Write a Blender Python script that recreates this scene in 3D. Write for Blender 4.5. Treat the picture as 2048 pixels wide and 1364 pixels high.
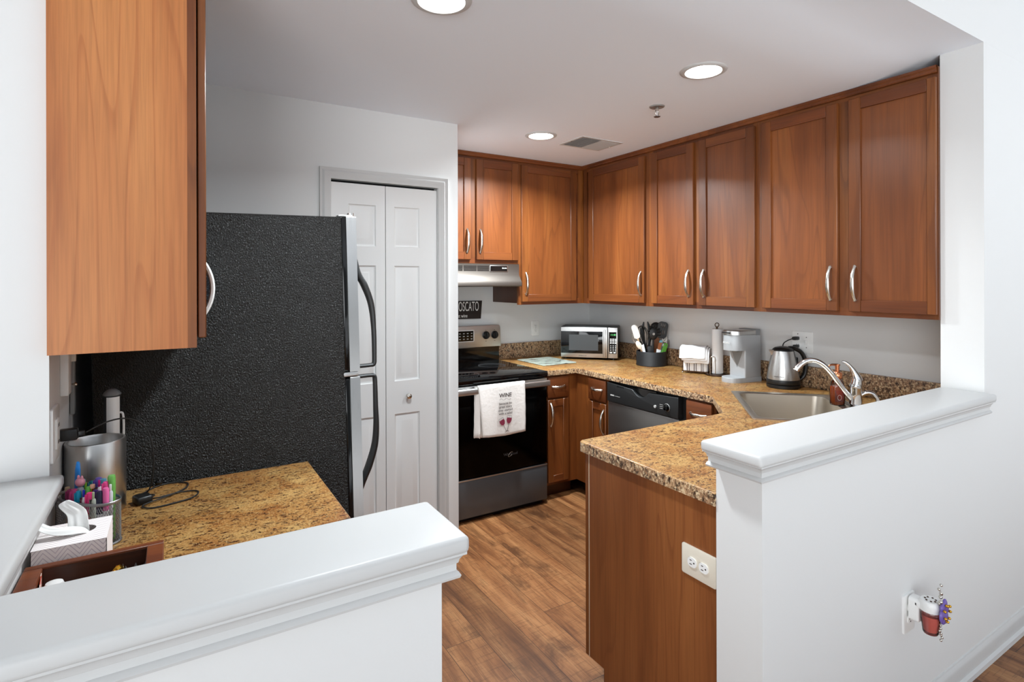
import bpy, bmesh, math, random
from mathutils import Vector, Matrix
random.seed(7)
R = math.radians
sc = bpy.context.scene
COL = sc.collection
for o in list(bpy.data.objects):
    bpy.data.objects.remove(o)

# ------------------------------------------------------------------ camera
cam = bpy.data.objects.new('camera', bpy.data.cameras.new('camera'))
COL.objects.link(cam)
cam.data.sensor_width = 36
cam.data.lens = 1111.13 / 2048 * 36
cam.data.shift_y = -(682 - 565.5) / 2048
cam.data.clip_start = .02
cam.matrix_world = (Matrix.Translation((-3.1127, -3.8117, 1.5269)) @ Matrix.Rotation(-.5483, 4, 'Z')
                    @ Matrix.Rotation(R(90), 4, 'X') @ Matrix.Rotation(-.0027, 4, 'Z'))
sc.camera = cam

# ------------------------------------------------------------------ light
w = bpy.data.worlds.new('world'); sc.world = w; w.use_nodes = True
w.node_tree.nodes['Background'].inputs[0].default_value = (.86, .93, 1, 1)
w.node_tree.nodes['Background'].inputs[1].default_value = .3

def area(name, loc, rot, sx, sy, power, color=(1, 1, 1), shape='RECTANGLE'):
    l = bpy.data.lights.new(name, 'AREA'); l.shape = shape; l.size = sx; l.size_y = sy
    l.energy = power; l.color = color
    o = bpy.data.objects.new(name, l); o.location = loc; o.rotation_euler = rot; COL.objects.link(o)
    return o
# low sun on an added, unseen pale floor whose bounce lifts the ceiling;
# two broad soft suns added as fill, entering where the living room has no walls
def sun(name, d, energy, ang, col):
    l = bpy.data.lights.new(name, 'SUN'); l.energy = energy; l.angle = R(ang); l.color = col
    o = bpy.data.objects.new(name, l); o.rotation_euler = Vector(d).to_track_quat('-Z', 'Y').to_euler(); COL.objects.link(o)
sun('sun', (.05, .84, -.53), 7, 1.5, (.95, .98, 1))
sun('fill_glow', (.44, .86, .15), 1.65, 30, (.94, .975, 1))
sun('fill_glow', (.86, .50, -.03), 1.5, 34, (.94, .975, 1))

vs = sc.view_settings
sc.display_settings.display_device = 'sRGB'
vs.view_transform = 'Standard'; vs.look = 'None'; vs.gamma = 1; vs.use_curve_mapping = False
vs.exposure = 0.03
try:
    sc.cycles.use_denoising = True
    sc.cycles.max_bounces = 10
    sc.cycles.diffuse_bounces = 6
    sc.cycles.sample_clamp_indirect = 6
    sc.cycles.caustics_reflective = False; sc.cycles.caustics_refractive = False
except Exception:
    pass

# ------------------------------------------------------------------ materials
def lin(h):
    h = h.lstrip('#'); v = [int(h[i:i + 2], 16) / 255 for i in (0, 2, 4)]
    return tuple(c / 12.92 if c <= .04045 else ((c + .055) / 1.055) ** 2.4 for c in v) + (1,)

class NT:
    def __init__(s, name):
        s.m = bpy.data.materials.new(name); s.m.use_nodes = True
        s.t = s.m.node_tree; s.b = s.t.nodes['Principled BSDF']
    def n(s, typ, **kw):
        nd = s.t.nodes.new('ShaderNode' + typ)
        for k, v in kw.items():
            if k.startswith('_'): setattr(nd, k[1:], v)
            else:
                key = int(k[1:]) if k[0] == 'i' and k[1:].isdigit() else k.replace('__', ' ')
                s.set(nd.inputs[key], v)
        return nd
    def set(s, sock, v):
        if hasattr(v, 'links') or isinstance(v, bpy.types.NodeSocket): s.t.links.new(v, sock)
        elif isinstance(v, bpy.types.Node): s.t.links.new(v.outputs[0], sock)
        else: sock.default_value = v
    def p(s, **kw):
        for k, v in kw.items(): s.set(s.b.inputs[k.replace('__', ' ')], v)
        return s
    def ramp(s, fac, stops, interp='LINEAR'):
        r = s.t.nodes.new('ShaderNodeValToRGB'); r.color_ramp.interpolation = interp
        e = r.color_ramp.elements
        while len(e) < len(stops): e.new(.5)
        for el, (p_, c) in zip(e, stops):
            el.position = p_; el.color = lin(c) if isinstance(c, str) else (c, c, c, 1)
        s.set(r.inputs[0], fac); return r.outputs[0]
    def mix(s, fac, a, b, mode='MIX'):
        m = s.t.nodes.new('ShaderNodeMix'); m.data_type = 'RGBA'; m.blend_type = mode
        s.set(m.inputs[0], fac); s.set(m.inputs[6], lin(a) if isinstance(a, str) else a); s.set(m.inputs[7], lin(b) if isinstance(b, str) else b)
        return m.outputs[2]
    def math(s, op, a, b=0.0, c=0.0):
        m = s.t.nodes.new('ShaderNodeMath'); m.operation = op
        for i, v in enumerate((a, b, c)): s.set(m.inputs[i], v)
        return m.outputs[0]
    def bump(s, h, strength, dist=.01):
        b = s.n('Bump', Strength=strength, Distance=dist, Height=h); s.p(Normal=b.outputs[0]); return s
    def obj(s, scale=(1, 1, 1), rand=0.0, rot=(0, 0, 0)):
        tc = s.t.nodes.new('ShaderNodeTexCoord'); v = tc.outputs['Object']
        if rand:
            oi = s.t.nodes.new('ShaderNodeObjectInfo')
            k = s.math('MULTIPLY', oi.outputs['Random'], rand)
            cb = s.n('CombineXYZ', X=k, Y=k, Z=k)
            va = s.n('VectorMath', i0=v, i1=cb.outputs[0]); v = va.outputs[0]
        mp = s.n('Mapping', Vector=v, Scale=scale, Rotation=rot); return mp.outputs[0]
    def rand(s):
        return s.t.nodes.new('ShaderNodeObjectInfo').outputs['Random']

M = {}
def plain(key, c, rough=.5, metal=0, spec=.5, **kw):
    n = NT(key); n.p(Base__Color=lin(c), Roughness=rough, Metallic=metal, Specular__IOR__Level=spec, **kw)
    M[key] = n.m; return n

def wood(key, dark, mid, light, axis='z', rough=.38, lines=.5, cath=11.0, rand=1.0, coat=.14, gain=.57):
    """cherry-like board: contour figure stretched along the grain plus fine pores"""
    n = NT(key)
    sx = {'z': (1, 1, .1), 'x': (.1, 1, 1), 'y': (1, .1, 1)}[axis]
    big = n.n('TexNoise', Vector=n.obj(tuple(4.2 * a for a in sx), rand * 19), Scale=1.0, Detail=2.0, Roughness=.45, Distortion=.3)
    ring = n.math('FRACT', n.math('MULTIPLY', big.outputs[0], cath))
    ln = n.ramp(ring, [(0, .1), (.15, 0.), (.78, .12), (.92, 1.), (.965, 1.), (1., .1)])
    fine = n.n('TexNoise', Vector=n.obj(tuple((150 if a == 1 else 4) for a in sx), rand * 7), Scale=1.0, Detail=3.0, Roughness=.6)
    tone = n.n('TexNoise', Vector=n.obj(tuple(7 * a for a in sx), rand * 31), Scale=1.0, Detail=3.0)
    base = n.ramp(tone.outputs[0], [(.3, dark), (.52, mid), (.72, light)])
    c1 = n.mix(n.math('MULTIPLY', ln, lines), base, dark)
    f2 = n.ramp(fine.outputs[0], [(.35, .86), (.6, 1.04)])
    c2 = n.mix(1.0, c1, f2, 'MULTIPLY')
    if rand:
        rv = n.ramp(n.rand(), [(0, .86), (1, 1.08)])
        c2 = n.mix(1.0, c2, rv, 'MULTIPLY')
    c2 = n.mix(1.0, c2, (gain * 1.10, gain * .98, gain * .70, 1), 'MULTIPLY')
    n.p(Base__Color=c2, Roughness=rough, Coat__Weight=coat, Coat__Roughness=.25)
    M[key] = n.m
wood('cherry_v', '#6f3d1d', '#91552c', '#a96b3a', 'z')
wood('cherry_h', '#69371a', '#8a4d2a', '#9d5f34', 'x')
wood('cherry_panel', '#7f4724', '#9c5c32', '#b07040', 'z', lines=.55, cath=15)
wood('laminate_end_lit', '#a3653f', '#b6794f', '#c3885c', 'z', rough=.42, lines=.62, cath=15, rand=0, coat=.05, gain=.90)  # end-panel laminate, its brighter light put into the colour
wood('laminate_pen_shaded', '#74442a', '#875435', '#94603e', 'z', rough=.42, lines=.55, cath=13, rand=0, coat=.05, gain=.90)  # same laminate darkened: the peninsula's weaker light is put into the colour
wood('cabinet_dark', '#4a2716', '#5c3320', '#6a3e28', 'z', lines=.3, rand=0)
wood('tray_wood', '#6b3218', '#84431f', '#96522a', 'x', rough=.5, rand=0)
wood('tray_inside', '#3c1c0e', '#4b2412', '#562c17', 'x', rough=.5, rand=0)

def laminate(key, k=1.0, dark_edge=False):
    n = NT(key)
    v = n.obj((1, 1, 1))
    big = n.n('TexNoise', Vector=v, Scale=9.0, Detail=4.0, Roughness=.6, Distortion=.6)
    fl = n.n('TexNoise', Vector=n.obj((1, 1.7, 1), rot=(0, 0, .5)), Scale=50.0 * k, Detail=5.0, Roughness=.72, Distortion=.5)
    fl2 = n.n('TexNoise', Vector=n.obj((1.6, 1, 1), rot=(0, 0, .2)), Scale=115.0 * k, Detail=4.0, Roughness=.7)
    if dark_edge:
        base = n.ramp(big.outputs[0], [(.3, '#8d6a50'), (.5, '#a98463'), (.7, '#c09c74')])
        c = n.mix(n.ramp(fl.outputs[0], [(.40, 1.), (.54, 0.)]), base, '#3b2a22')
        c = n.mix(n.ramp(fl2.outputs[0], [(.52, 0.), (.62, .9)]), c, '#e6cda6')
        c = n.mix(n.ramp(fl2.outputs[0], [(.34, .9), (.44, 0.)]), c, '#2a1d18')
    else:
        base = n.ramp(big.outputs[0], [(.28, '#a3662f'), (.46, '#c28f52'), (.66, '#d9b273')])
        c = n.mix(n.ramp(fl.outputs[0], [(.40, 1.), (.49, 0.)]), base, '#5a3419')
        c = n.mix(n.ramp(fl2.outputs[0], [(.54, 0.), (.66, .85)]), c, '#e8cd96')
        c = n.mix(n.ramp(fl2.outputs[0], [(.36, .95), (.43, 0.)]), c, '#2c1a10')
    c = n.mix(1.0, c, (.63, .57, .49, 1) if not dark_edge else (.95, .95, .95, 1), 'MULTIPLY')
    n.p(Base__Color=c, Roughness=.36, Specular__IOR__Level=.4)
    M[key] = n.m
laminate('laminate_top'); laminate('laminate_edge', .8, True)

def floor_mat():
    n = NT('oak_floor')
    v = n.obj((1, 1, 1), rot=(0, 0, R(90)))
    mp = n.n('Mapping', Vector=v, Location=(.35, 1.148 + .0, 0)); v = mp.outputs[0]
    br = n.n('TexBrick', Vector=v, Color1=(0, 0, 0, 1), Color2=(1, 1, 1, 1), Mortar=(.5, .5, .5, 1), Scale=1.0,
             Mortar__Size=.0011, Mortar__Smooth=.1, Bias=0.0, Brick__Width=1.25, Row__Height=.166)
    br.offset = .37; br.offset_frequency = 3
    k = br.outputs['Color']
    sh = n.n('VectorMath', _operation='MULTIPLY_ADD', i0=k, i1=(13.7, 29.1, 7.3), i2=v)
    g = n.n('Mapping', Vector=sh.outputs[0], Scale=(1.6, 13, 1))
    big = n.n('TexNoise', Vector=g.outputs[0], Scale=1.0, Detail=5.0, Roughness=.6, Distortion=.8)
    fine = n.n('TexNoise', Vector=n.n('Mapping', Vector=sh.outputs[0], Scale=(8, 190, 1)).outputs[0], Scale=1.0, Detail=4.0, Roughness=.65)
    saw = n.n('TexNoise', Vector=n.n('Mapping', Vector=sh.outputs[0], Scale=(150, 9, 1)).outputs[0], Scale=1.0, Detail=3.0, Roughness=.6)
    blot = n.n('TexNoise', Vector=n.n('Mapping', Vector=sh.outputs[0], Scale=(2.6, 6.5, 1)).outputs[0], Scale=1.0, Detail=5.0, Roughness=.65, Distortion=.5)
    base = n.ramp(big.outputs[0], [(.28, '#6f452a'), (.45, '#a8734a'), (.6, '#c69062'), (.78, '#dcae7d')])
    c = n.mix(n.ramp(fine.outputs[0], [(.36, .55), (.52, 0.)]), base, '#6a4429')
    c = n.mix(n.ramp(saw.outputs[0], [(.34, .4), (.46, 0.)]), c, '#6e482d')
    c = n.mix(n.ramp(blot.outputs[0], [(.54, 0.), (.68, .75)]), c, '#54341f')
    c = n.mix(1.0, c, n.ramp(k, [(0, .68), (1, 1.12)]), 'MULTIPLY')
    c = n.mix(br.outputs['Fac'], c, '#3a2416')
    c = n.mix(1.0, c, (.60, .54, .47, 1), 'MULTIPLY')
    n.p(Base__Color=c, Roughness=.42, Specular__IOR__Level=.35)
    n.bump(n.math('SUBTRACT', fine.outputs[0], br.outputs['Fac']), .12, .003)
    M['oak_floor'] = n.m
floor_mat()

n = plain('wall_paint', '#dcdcdb', .7, spec=.25)
n.bump(n.n('TexNoise', Vector=n.obj(), Scale=260.0, Detail=2.0).outputs[0], .05, .002)
n = plain('ceiling_paint', '#f3f8ff', .85, spec=.15)
n.bump(n.n('TexNoise', Vector=n.obj(), Scale=200.0, Detail=2.0).outputs[0], .05, .002)
plain('bounce_pale', '#e4e4e4', .95, spec=.05)  # for the unseen floor added to bounce sun up to the ceiling
plain('white_trim', '#cacac9', .38, spec=.3)
plain('white_door', '#e6e6e5', .42, spec=.4)
plain('painted_shade', '#050505', .9)  # near-black that paints in the shade of the closet and door gap
n = plain('fridge_black', '#080908', .3, spec=.6)
t = n.n('TexNoise', Vector=n.obj(), Scale=2.2, Detail=1.0, Roughness=.5)
n.p(Roughness=n.ramp(t.outputs[0], [(.3, .29), (.7, .37)]))
n.bump(n.n('TexNoise', Vector=n.obj((1, 1, .75)), Scale=225.0, Detail=3.0, Roughness=.6, Distortion=.5).outputs[0], 1.0, .016)
plain('black_plastic', '#121212', .38)
plain('black_satin', '#1b1c1d', .45)
plain('black_gloss', '#060606', .08)
plain('black_glass', '#050506', .06, spec=.5)
plain('oven_glass', '#010101', .16, spec=.08)
plain('rubber', '#1a1a1a', .6)
def steel(key, c, rough, axis):
    n = plain(key, c, rough, 1.0)
    s = [900, 900, 900]; s['xyz'.index(axis)] = 6
    t = n.n('TexNoise', Vector=n.obj(tuple(s)), Scale=1.0, Detail=2.0)
    n.p(Roughness=n.n('MapRange', i0=t.outputs[0], i3=rough - .08, i4=rough + .1).outputs[0])
    return n
steel('steel_h', '#c9c8c6', .34, 'x'); steel('steel_v', '#c9c8c6', .3, 'z'); steel('steel_dark', '#6e6f72', .36, 'x')
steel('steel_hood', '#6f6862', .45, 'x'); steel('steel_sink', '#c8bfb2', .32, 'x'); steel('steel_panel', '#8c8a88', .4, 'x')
plain('drawer_slate', '#5a5c5f', .42, .6)
plain('chrome', '#e6e6e6', .07, 1.0)
plain('nickel', '#cfcac2', .22, 1.0)
plain('bronze', '#4a3426', .3, .9)
plain('copper', '#d58a62', .22, 1.0)
plain('gold', '#d9a53a', .25, 1.0)
plain('outlet_white', '#ececea', .3)
plain('outlet_ivory', '#ded6c6', .35)
plain('keurig_grey', '#a9abad', .4, .15)
plain('keurig_dark', '#85888a', .4, .2)
plain('paper_white', '#eeeeee', .9, spec=.1)
n = plain('tissue_white', '#f1f1ee', .9, spec=.1, Transmission__Weight=0.0)
n = plain('towel_cloth', '#ebe5df', .95, spec=.05)
n.bump(n.n('TexNoise', Vector=n.obj(), Scale=60.0, Detail=5.0).outputs[0], .35, .004)
plain('ink', '#3a2c2a', .9)
plain('wine_red', '#7a1f38', .8)
plain('sign_brown', '#1f1512', .6)
plain('white_ink', '#efede8', .6)
n = NT('lamp_glow'); n.p(Base__Color=(1, 1, 1, 1), Emission__Color=(1, .97, .93, 1), Emission__Strength=14.0); M['lamp_glow'] = n.m
n = NT('led_green'); n.p(Base__Color=(0, 0, 0, 1), Emission__Color=(.2, 1, .3, 1), Emission__Strength=1.2); M['led_green'] = n.m
n = NT('glass_clear')
tr = n.n('BsdfTransparent', Color=(.93, .95, .95, 1)); gl = n.n('BsdfGlossy', Roughness=.03); fr = n.n('Fresnel', IOR=1.45)
ms = n.n('MixShader', i0=fr, i1=tr, i2=gl); n.t.links.new(ms.outputs[0], n.t.nodes['Material Output'].inputs[0]); M['glass_clear'] = n.m
n = NT('soap_amber'); n.p(Base__Color=lin('#c0501c'), Roughness=.08); M['soap_amber'] = n.m
n = NT('wax_red'); n.p(Base__Color=lin('#dd6a60'), Roughness=.15); M['wax_red'] = n.m
n = plain('board_glass', '#b4c0b4', .06, spec=.6)
t = n.n('TexNoise', Vector=n.obj((1, 3.4, 1), rot=(0, 0, .3)), Scale=9.0, Detail=2.0)
n.p(Base__Color=n.ramp(t.outputs[0], [(.5, '#b6c2b6'), (.6, '#8d958f'), (.66, '#4b4f52'), (.8, '#343638')]))
n = plain('navy_speckle', '#1a2836', .5)
t = n.n('TexNoise', Vector=n.obj(), Scale=320.0, Detail=2.0)
n.p(Base__Color=n.ramp(t.outputs[0], [(.5, '#131d2a'), (.66, '#5f7c90')]))
n = plain('grille_grey', '#b9b7b4', .6)
steel('wire_grey', '#a3a3a5', .4, 'z')
# chevron print of the tissue box
n = plain('tissue_box', '#ddd0ca', .6, spec=.3)
sx = n.n('SeparateXYZ', Vector=n.obj())
zz = n.math('ADD', sx.outputs[2], sx.outputs[1])
pp = n.math('PINGPONG', n.math('ADD', sx.outputs[0], 5.0), .019)
ph = n.math('FRACT', n.math('MULTIPLY', n.math('SUBTRACT', zz, n.math('MULTIPLY', pp, 1.3)), 100.0))
n.p(Base__Color=n.mix(n.ramp(ph, [(.16, 1.), (.24, 0.), (.92, 0.), (1., 1.)]), '#faf3f0', '#d3c8cc'))
# red and white card in the tray
n = plain('striped_card', '#e8d8cc', .7)
sx = n.n('SeparateXYZ', Vector=n.obj(rot=(0, R(20), 0)))
ph = n.math('FRACT', n.math('MULTIPLY', sx.outputs[2], 95.0))
n.p(Base__Color=n.mix(n.ramp(ph, [(.45, 0.), (.5, 1.)]), '#efe2d8', '#c8503c'))

def color(hexc, rough=.4, metal=0):
    k = 'paint_' + hexc.strip('#') + ('_m' if metal else '')
    if k not in M: plain(k, hexc, rough, metal)
    return M[k]

# ------------------------------------------------------------------ mesh helpers
class MB:
    def __init__(s): s.bm = bmesh.new()
    def _add(s, b, mi=0, mat=None):
        if mat is not None: b.transform(mat)
        for f in b.faces: f.material_index = mi
        me = bpy.data.meshes.new('t'); b.to_mesh(me); b.free()
        s.bm.from_mesh(me); bpy.data.meshes.remove(me); return s
    def box(s, x0, y0, z0, x1, y1, z1, bev=0, seg=2, mi=0, mat=None):
        b = bmesh.new(); bmesh.ops.create_cube(b, size=1)
        for v in b.verts:
            v.co = Vector(((x0 + x1) / 2 + v.co.x * (x1 - x0), (y0 + y1) / 2 + v.co.y * (y1 - y0), (z0 + z1) / 2 + v.co.z * (z1 - z0)))
        if bev: bmesh.ops.bevel(b, geom=b.edges[:], offset=bev, segments=seg, profile=.5, affect='EDGES')
        bmesh.ops.recalc_face_normals(b, faces=b.faces[:])
        return s._add(b, mi, mat)
    def cyl(s, p0, p1, r0, r1=None, n=24, bev=0, mi=0, mat=None):
        r1 = r0 if r1 is None else r1
        p0, p1 = Vector(p0), Vector(p1); d = p1 - p0
        b = bmesh.new()
        bmesh.ops.create_cone(b, cap_ends=True, segments=n, radius1=max(r0, 1e-5), radius2=max(r1, 1e-5), depth=d.length)
        if bev:
            ed = [e for e in b.edges if e.is_manifold and e.calc_face_angle(0) > .8 and len(e.link_faces[0].verts) + len(e.link_faces[1].verts) > 8]
            bmesh.ops.bevel(b, geom=ed, offset=bev, segments=2, profile=.5, affect='EDGES')
        q = Vector((0, 0, 1)).rotation_difference(d.normalized()).to_matrix().to_4x4()
        b.transform(Matrix.Translation((p0 + p1) / 2) @ q)
        return s._add(b, mi, mat)
    def lathe(s, prof, c=(0, 0, 0), n=32, mi=0, sx=1, sy=1, mat=None):
        b = bmesh.new(); rings = []
        for r, z in prof:
            if r < 1e-6: rings.append([b.verts.new((c[0], c[1], c[2] + z))])
            else: rings.append([b.verts.new((c[0] + sx * r * math.cos(2 * math.pi * i / n), c[1] + sy * r * math.sin(2 * math.pi * i / n), c[2] + z)) for i in range(n)])
        for a, d in zip(rings, rings[1:]):
            for i in range(n):
                j = (i + 1) % n
                q = [a[i % len(a)], a[j % len(a)], d[j % len(d)], d[i % len(d)]]
                u = []
                for x in q:
                    if x not in u: u.append(x)
                if len(u) > 2: b.faces.new(u)
        bmesh.ops.recalc_face_normals(b, faces=b.faces[:])
        return s._add(b, mi, mat)
    def sphere(s, c, r, sc=(1, 1, 1), n=16, mi=0, mat=None):
        b = bmesh.new(); bmesh.ops.create_uvsphere(b, u_segments=n, v_segments=max(6, n // 2), radius=r)
        for v in b.verts: v.co = Vector((c[0] + v.co.x * sc[0], c[1] + v.co.y * sc[1], c[2] + v.co.z * sc[2]))
        return s._add(b, mi, mat)
    def tube(s, pts, r, n=10, smooth=0, mi=0, flat=None, up=None, mat=None, closed=False):
        pts = [Vector(p) for p in pts]; rr = list(r) if isinstance(r, (list, tuple)) else [r] * len(pts)
        if smooth:
            P, Q = [], []
            for i in range(len(pts) - 1):
                p0 = pts[max(i - 1, 0)]; p1 = pts[i]; p2 = pts[i + 1]; p3 = pts[min(i + 2, len(pts) - 1)]
                for k in range(smooth):
                    t = k / smooth
                    P.append(.5 * ((2 * p1) + (p2 - p0) * t + (2 * p0 - 5 * p1 + 4 * p2 - p3) * t * t + (3 * p1 - p0 - 3 * p2 + p3) * t ** 3))
                    Q.append(rr[i] + (rr[i + 1] - rr[i]) * t)
            P.append(pts[-1]); Q.append(rr[-1]); pts, rr = P, Q
        b = bmesh.new(); rings = []; nrm = None
        for i, p in enumerate(pts):
            if closed: t = pts[(i + 1) % len(pts)] - pts[i - 1]
            else: t = pts[min(i + 1, len(pts) - 1)] - pts[max(i - 1, 0)]
            t.normalize()
            if nrm is None:
                a = Vector(up) if up else (Vector((0, 0, 1)) if abs(t.z) < .9 else Vector((1, 0, 0)))
                nrm = (a - t * a.dot(t)).normalized()
            else:
                nrm = (nrm - t * nrm.dot(t)).normalized()
            bi = t.cross(nrm)
            fa, fb = flat or (1, 1)
            rings.append([b.verts.new(p + rr[i] * (nrm * math.cos(2 * math.pi * k / n) * fa + bi * math.sin(2 * math.pi * k / n) * fb)) for k in range(n)])
        prs = list(zip(rings, rings[1:])) + ([(rings[-1], rings[0])] if closed else [])
        for a, d in prs:
            for k in range(n): b.faces.new((a[k], a[(k + 1) % n], d[(k + 1) % n], d[k]))
        if not closed:
            b.faces.new(rings[0][::-1]); b.faces.new(rings[-1])
        bmesh.ops.recalc_face_normals(b, faces=b.faces[:])
        return s._add(b, mi, mat)
    def prism(s, outer, z0, z1, holes=(), bev=0, seg=3, mi=0, mi_side=None, mat=None, btop=True):
        b = bmesh.new(); ed = []
        for loop in [outer] + list(holes):
            vs_ = [b.verts.new((x, y, z0)) for x, y in loop]
            ed += [b.edges.new((vs_[i], vs_[(i + 1) % len(vs_)])) for i in range(len(vs_))]
        bmesh.ops.triangle_fill(b, edges=ed, use_beauty=True)
        bmesh.ops.dissolve_limit(b, angle_limit=.01, verts=b.verts[:], edges=[e for e in b.edges if len(e.link_faces) == 2])
        r = bmesh.ops.extrude_face_region(b, geom=b.faces[:])
        for v in r['geom']:
            if isinstance(v, bmesh.types.BMVert): v.co.z = z1
        bmesh.ops.recalc_face_normals(b, faces=b.faces[:])
        if bev:
            e2 = [e for e in b.edges if e.is_manifold and e.calc_face_angle(0) > .5 and all(abs(v.co.z - z1) < 1e-6 for v in e.verts)]
            bmesh.ops.bevel(b, geom=e2, offset=bev, segments=seg, profile=.5, affect='EDGES')
        side = [f for f in b.faces if abs(f.normal.z) < .6]
        ids = {f.index for f in side}
        b.faces.index_update()
        me_side = [f.index for f in b.faces if abs(f.normal.z) < .6]
        if mat is not None: b.transform(mat)
        for f in b.faces: f.material_index = mi_side if (mi_side is not None and f.index in set(me_side)) else mi
        me = bpy.data.meshes.new('t'); b.to_mesh(me); b.free(); s.bm.from_mesh(me); bpy.data.meshes.remove(me)
        return s
    def rings(s, rs, closed=False, mi=0, cap=True):
        """loft a list of equally long point rings (each ring open or closed)"""
        b = bmesh.new(); V = [[b.verts.new(p) for p in r] for r in rs]; m = len(V[0])
        for a, d in zip(V, V[1:]):
            for k in range(m if closed else m - 1): b.faces.new((a[k], a[(k + 1) % m], d[(k + 1) % m], d[k]))
        if cap and closed:
            if cap != 'last': b.faces.new(V[0][::-1])
            b.faces.new(V[-1])
        bmesh.ops.recalc_face_normals(b, faces=b.faces[:])
        return s._add(b, mi)
    def build(s, name, mats, parent=None, world=False, smooth=True, ang=38, kind=None):
        b = s.bm
        if world and parent is not None: b.transform(Matrix.Translation(-parent.location))
        for f in b.faces: f.smooth = smooth
        if smooth:
            for e in b.edges: e.smooth = (not e.is_manifold) or e.calc_face_angle(0) < R(ang)
        me = bpy.data.meshes.new(name); b.to_mesh(me); b.free()
        for m_ in (mats if isinstance(mats, (list, tuple)) else [mats]): me.materials.append(M[m_] if isinstance(m_, str) else m_)
        o = bpy.data.objects.new(name, me); COL.objects.link(o)
        if parent is not None: o.parent = parent
        if kind: o['kind'] = kind
        return o

def tag(o, label=None, cat=None, group=None, kind=None):
    if label: o['label'] = label
    if cat: o['category'] = cat
    if group: o['group'] = group
    if kind: o['kind'] = kind
    return o
def thing(name, label, cat, loc=(0, 0, 0), rz=0, group=None, rx=0, ry=0):
    o = bpy.data.objects.new(name, None); COL.objects.link(o)
    o.location = loc; o.rotation_euler = (rx, ry, rz); o.empty_display_size = .05
    return tag(o, label, cat, group)
def struct(name, mb, mats, label, parent=None):
    o = mb.build(name, mats, parent)
    if parent is None: tag(o, label, None, None, 'structure')
    return o
def text(name, body, size, m, parent, loc, rot=(R(90), 0, 0), ext=.0004, align='CENTER', off=0.0, sx=1.0):
    c = bpy.data.curves.new(name, 'FONT'); c.body = body; c.size = size; c.extrude = ext; c.align_x = align; c.align_y = 'CENTER'; c.offset = off
    c.materials.append(M[m] if isinstance(m, str) else m)
    tmp = bpy.data.objects.new('tmp', c); COL.objects.link(tmp)
    me = bpy.data.meshes.new_from_object(tmp.evaluated_get(bpy.context.evaluated_depsgraph_get()))
    bpy.data.objects.remove(tmp); bpy.data.curves.remove(c)
    o = bpy.data.objects.new(name, me); COL.objects.link(o); o.location = loc; o.rotation_euler = rot; o.scale = (sx, 1, 1)
    if parent is not None: o.parent = parent
    return o
def rrect(w_, h_, r, n=5, cx=0, cy=0):
    pts = []
    for qx, qy, a0 in ((1, 1, 0), (-1, 1, 90), (-1, -1, 180), (1, -1, 270)):
        for k in range(n + 1):
            a = R(a0 + 90 * k / n)
            pts.append((cx + qx * (w_ / 2 - r) + r * math.cos(a), cy + qy * (h_ / 2 - r) + r * math.sin(a)))
    return pts
FRONT = Matrix.Rotation(R(90), 4, 'X')      # lays an XY outline upright, facing -Y

# ================================================================== the room
struct('floor_bounce', MB().box(-5.2, -9.5, -.06, 3.4, -4.6, 0), 'bounce_pale', 'added pale floor behind the camera bouncing sun to the ceiling')
struct('floor', MB().box(-5.2, -4.6, -.06, 3.4, .4, 0), 'oak_floor', 'brown oak plank floor running back into the kitchen')
cb = MB().rings([[(-3.55, y, z), (.2, y, z)] for y, z in ((.2, 2.449), (-2.38, 2.449), (-2.50, 2.455), (-2.66, 2.480), (-2.743, 2.4953), (-2.8895, 2.4953))])
cb.box(-3.55, -2.8, 2.52, .2, .2, 2.58)
struct('ceiling', cb, 'ceiling_paint', 'flat white kitchen ceiling with recessed lights')
struct('ceiling_living', MB().box(-5.2, -9.5, 2.78, 3.4, -2.89, 2.86), 'ceiling_paint', 'higher living room ceiling above the camera')
struct('wall_header', MB().box(-5.2, -2.89, 2.4958, 3.4, -2.82, 2.8), 'wall_paint', 'white wall band above the kitchen opening')
struct('wall_back', MB().box(-1.80, .06, 0, .2, .18, 2.5), 'wall_paint', 'pale wall behind the stove')
struct('wall_right', MB().box(.06, -2.74, 0, .18, .06, 2.5), 'wall_paint', 'pale grey wall behind the sink counter')
struct('wall_left', MB().box(-3.5, -2.137, 0, -3.36, .2, 2.8).box(-3.5, -2.89, 0, -3.36, -2.137, 1.048), 'wall_paint', 'white wall on the left with a low pass-through')
struct('wall_front_left', MB().box(-3.36, -2.89, 0, -2.70, -2.743, 1.05), 'wall_paint', 'white half wall in the left foreground')
struct('wall_front_right', MB().box(-1.767, -2.89, 0, -.313, -2.743, 1.05), 'wall_paint', 'white half wall in front of the sink counter')
struct('wall_pillar', MB().box(-.313, -2.89, 0, 3.4, -2.74, 2.4956), 'wall_paint', 'full height white wall at the right edge')
mb = MB().box(-3.36, -.888, 0, -2.422, -.79, 2.5).box(-1.818, -.888, 0, -1.695, -.79, 2.5).box(-2.422, -.888, 2.070, -1.818, -.79, 2.5).box(-1.80, -.79, 0, -1.695, .06, 2.5)
struct('wall_closet', mb, 'wall_paint', 'white closet wall behind the refrigerator')
struct('closet_shade_sheet', MB().box(-2.5, -.40, 0, -1.81, -.38, 2.4), 'painted_shade', 'black sheet standing in for the shade inside the closet')
struct('wall_living_right', MB().box(3.3, -9.5, 0, 3.4, -2.74, 2.8), 'wall_paint', 'right living room wall')

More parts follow.
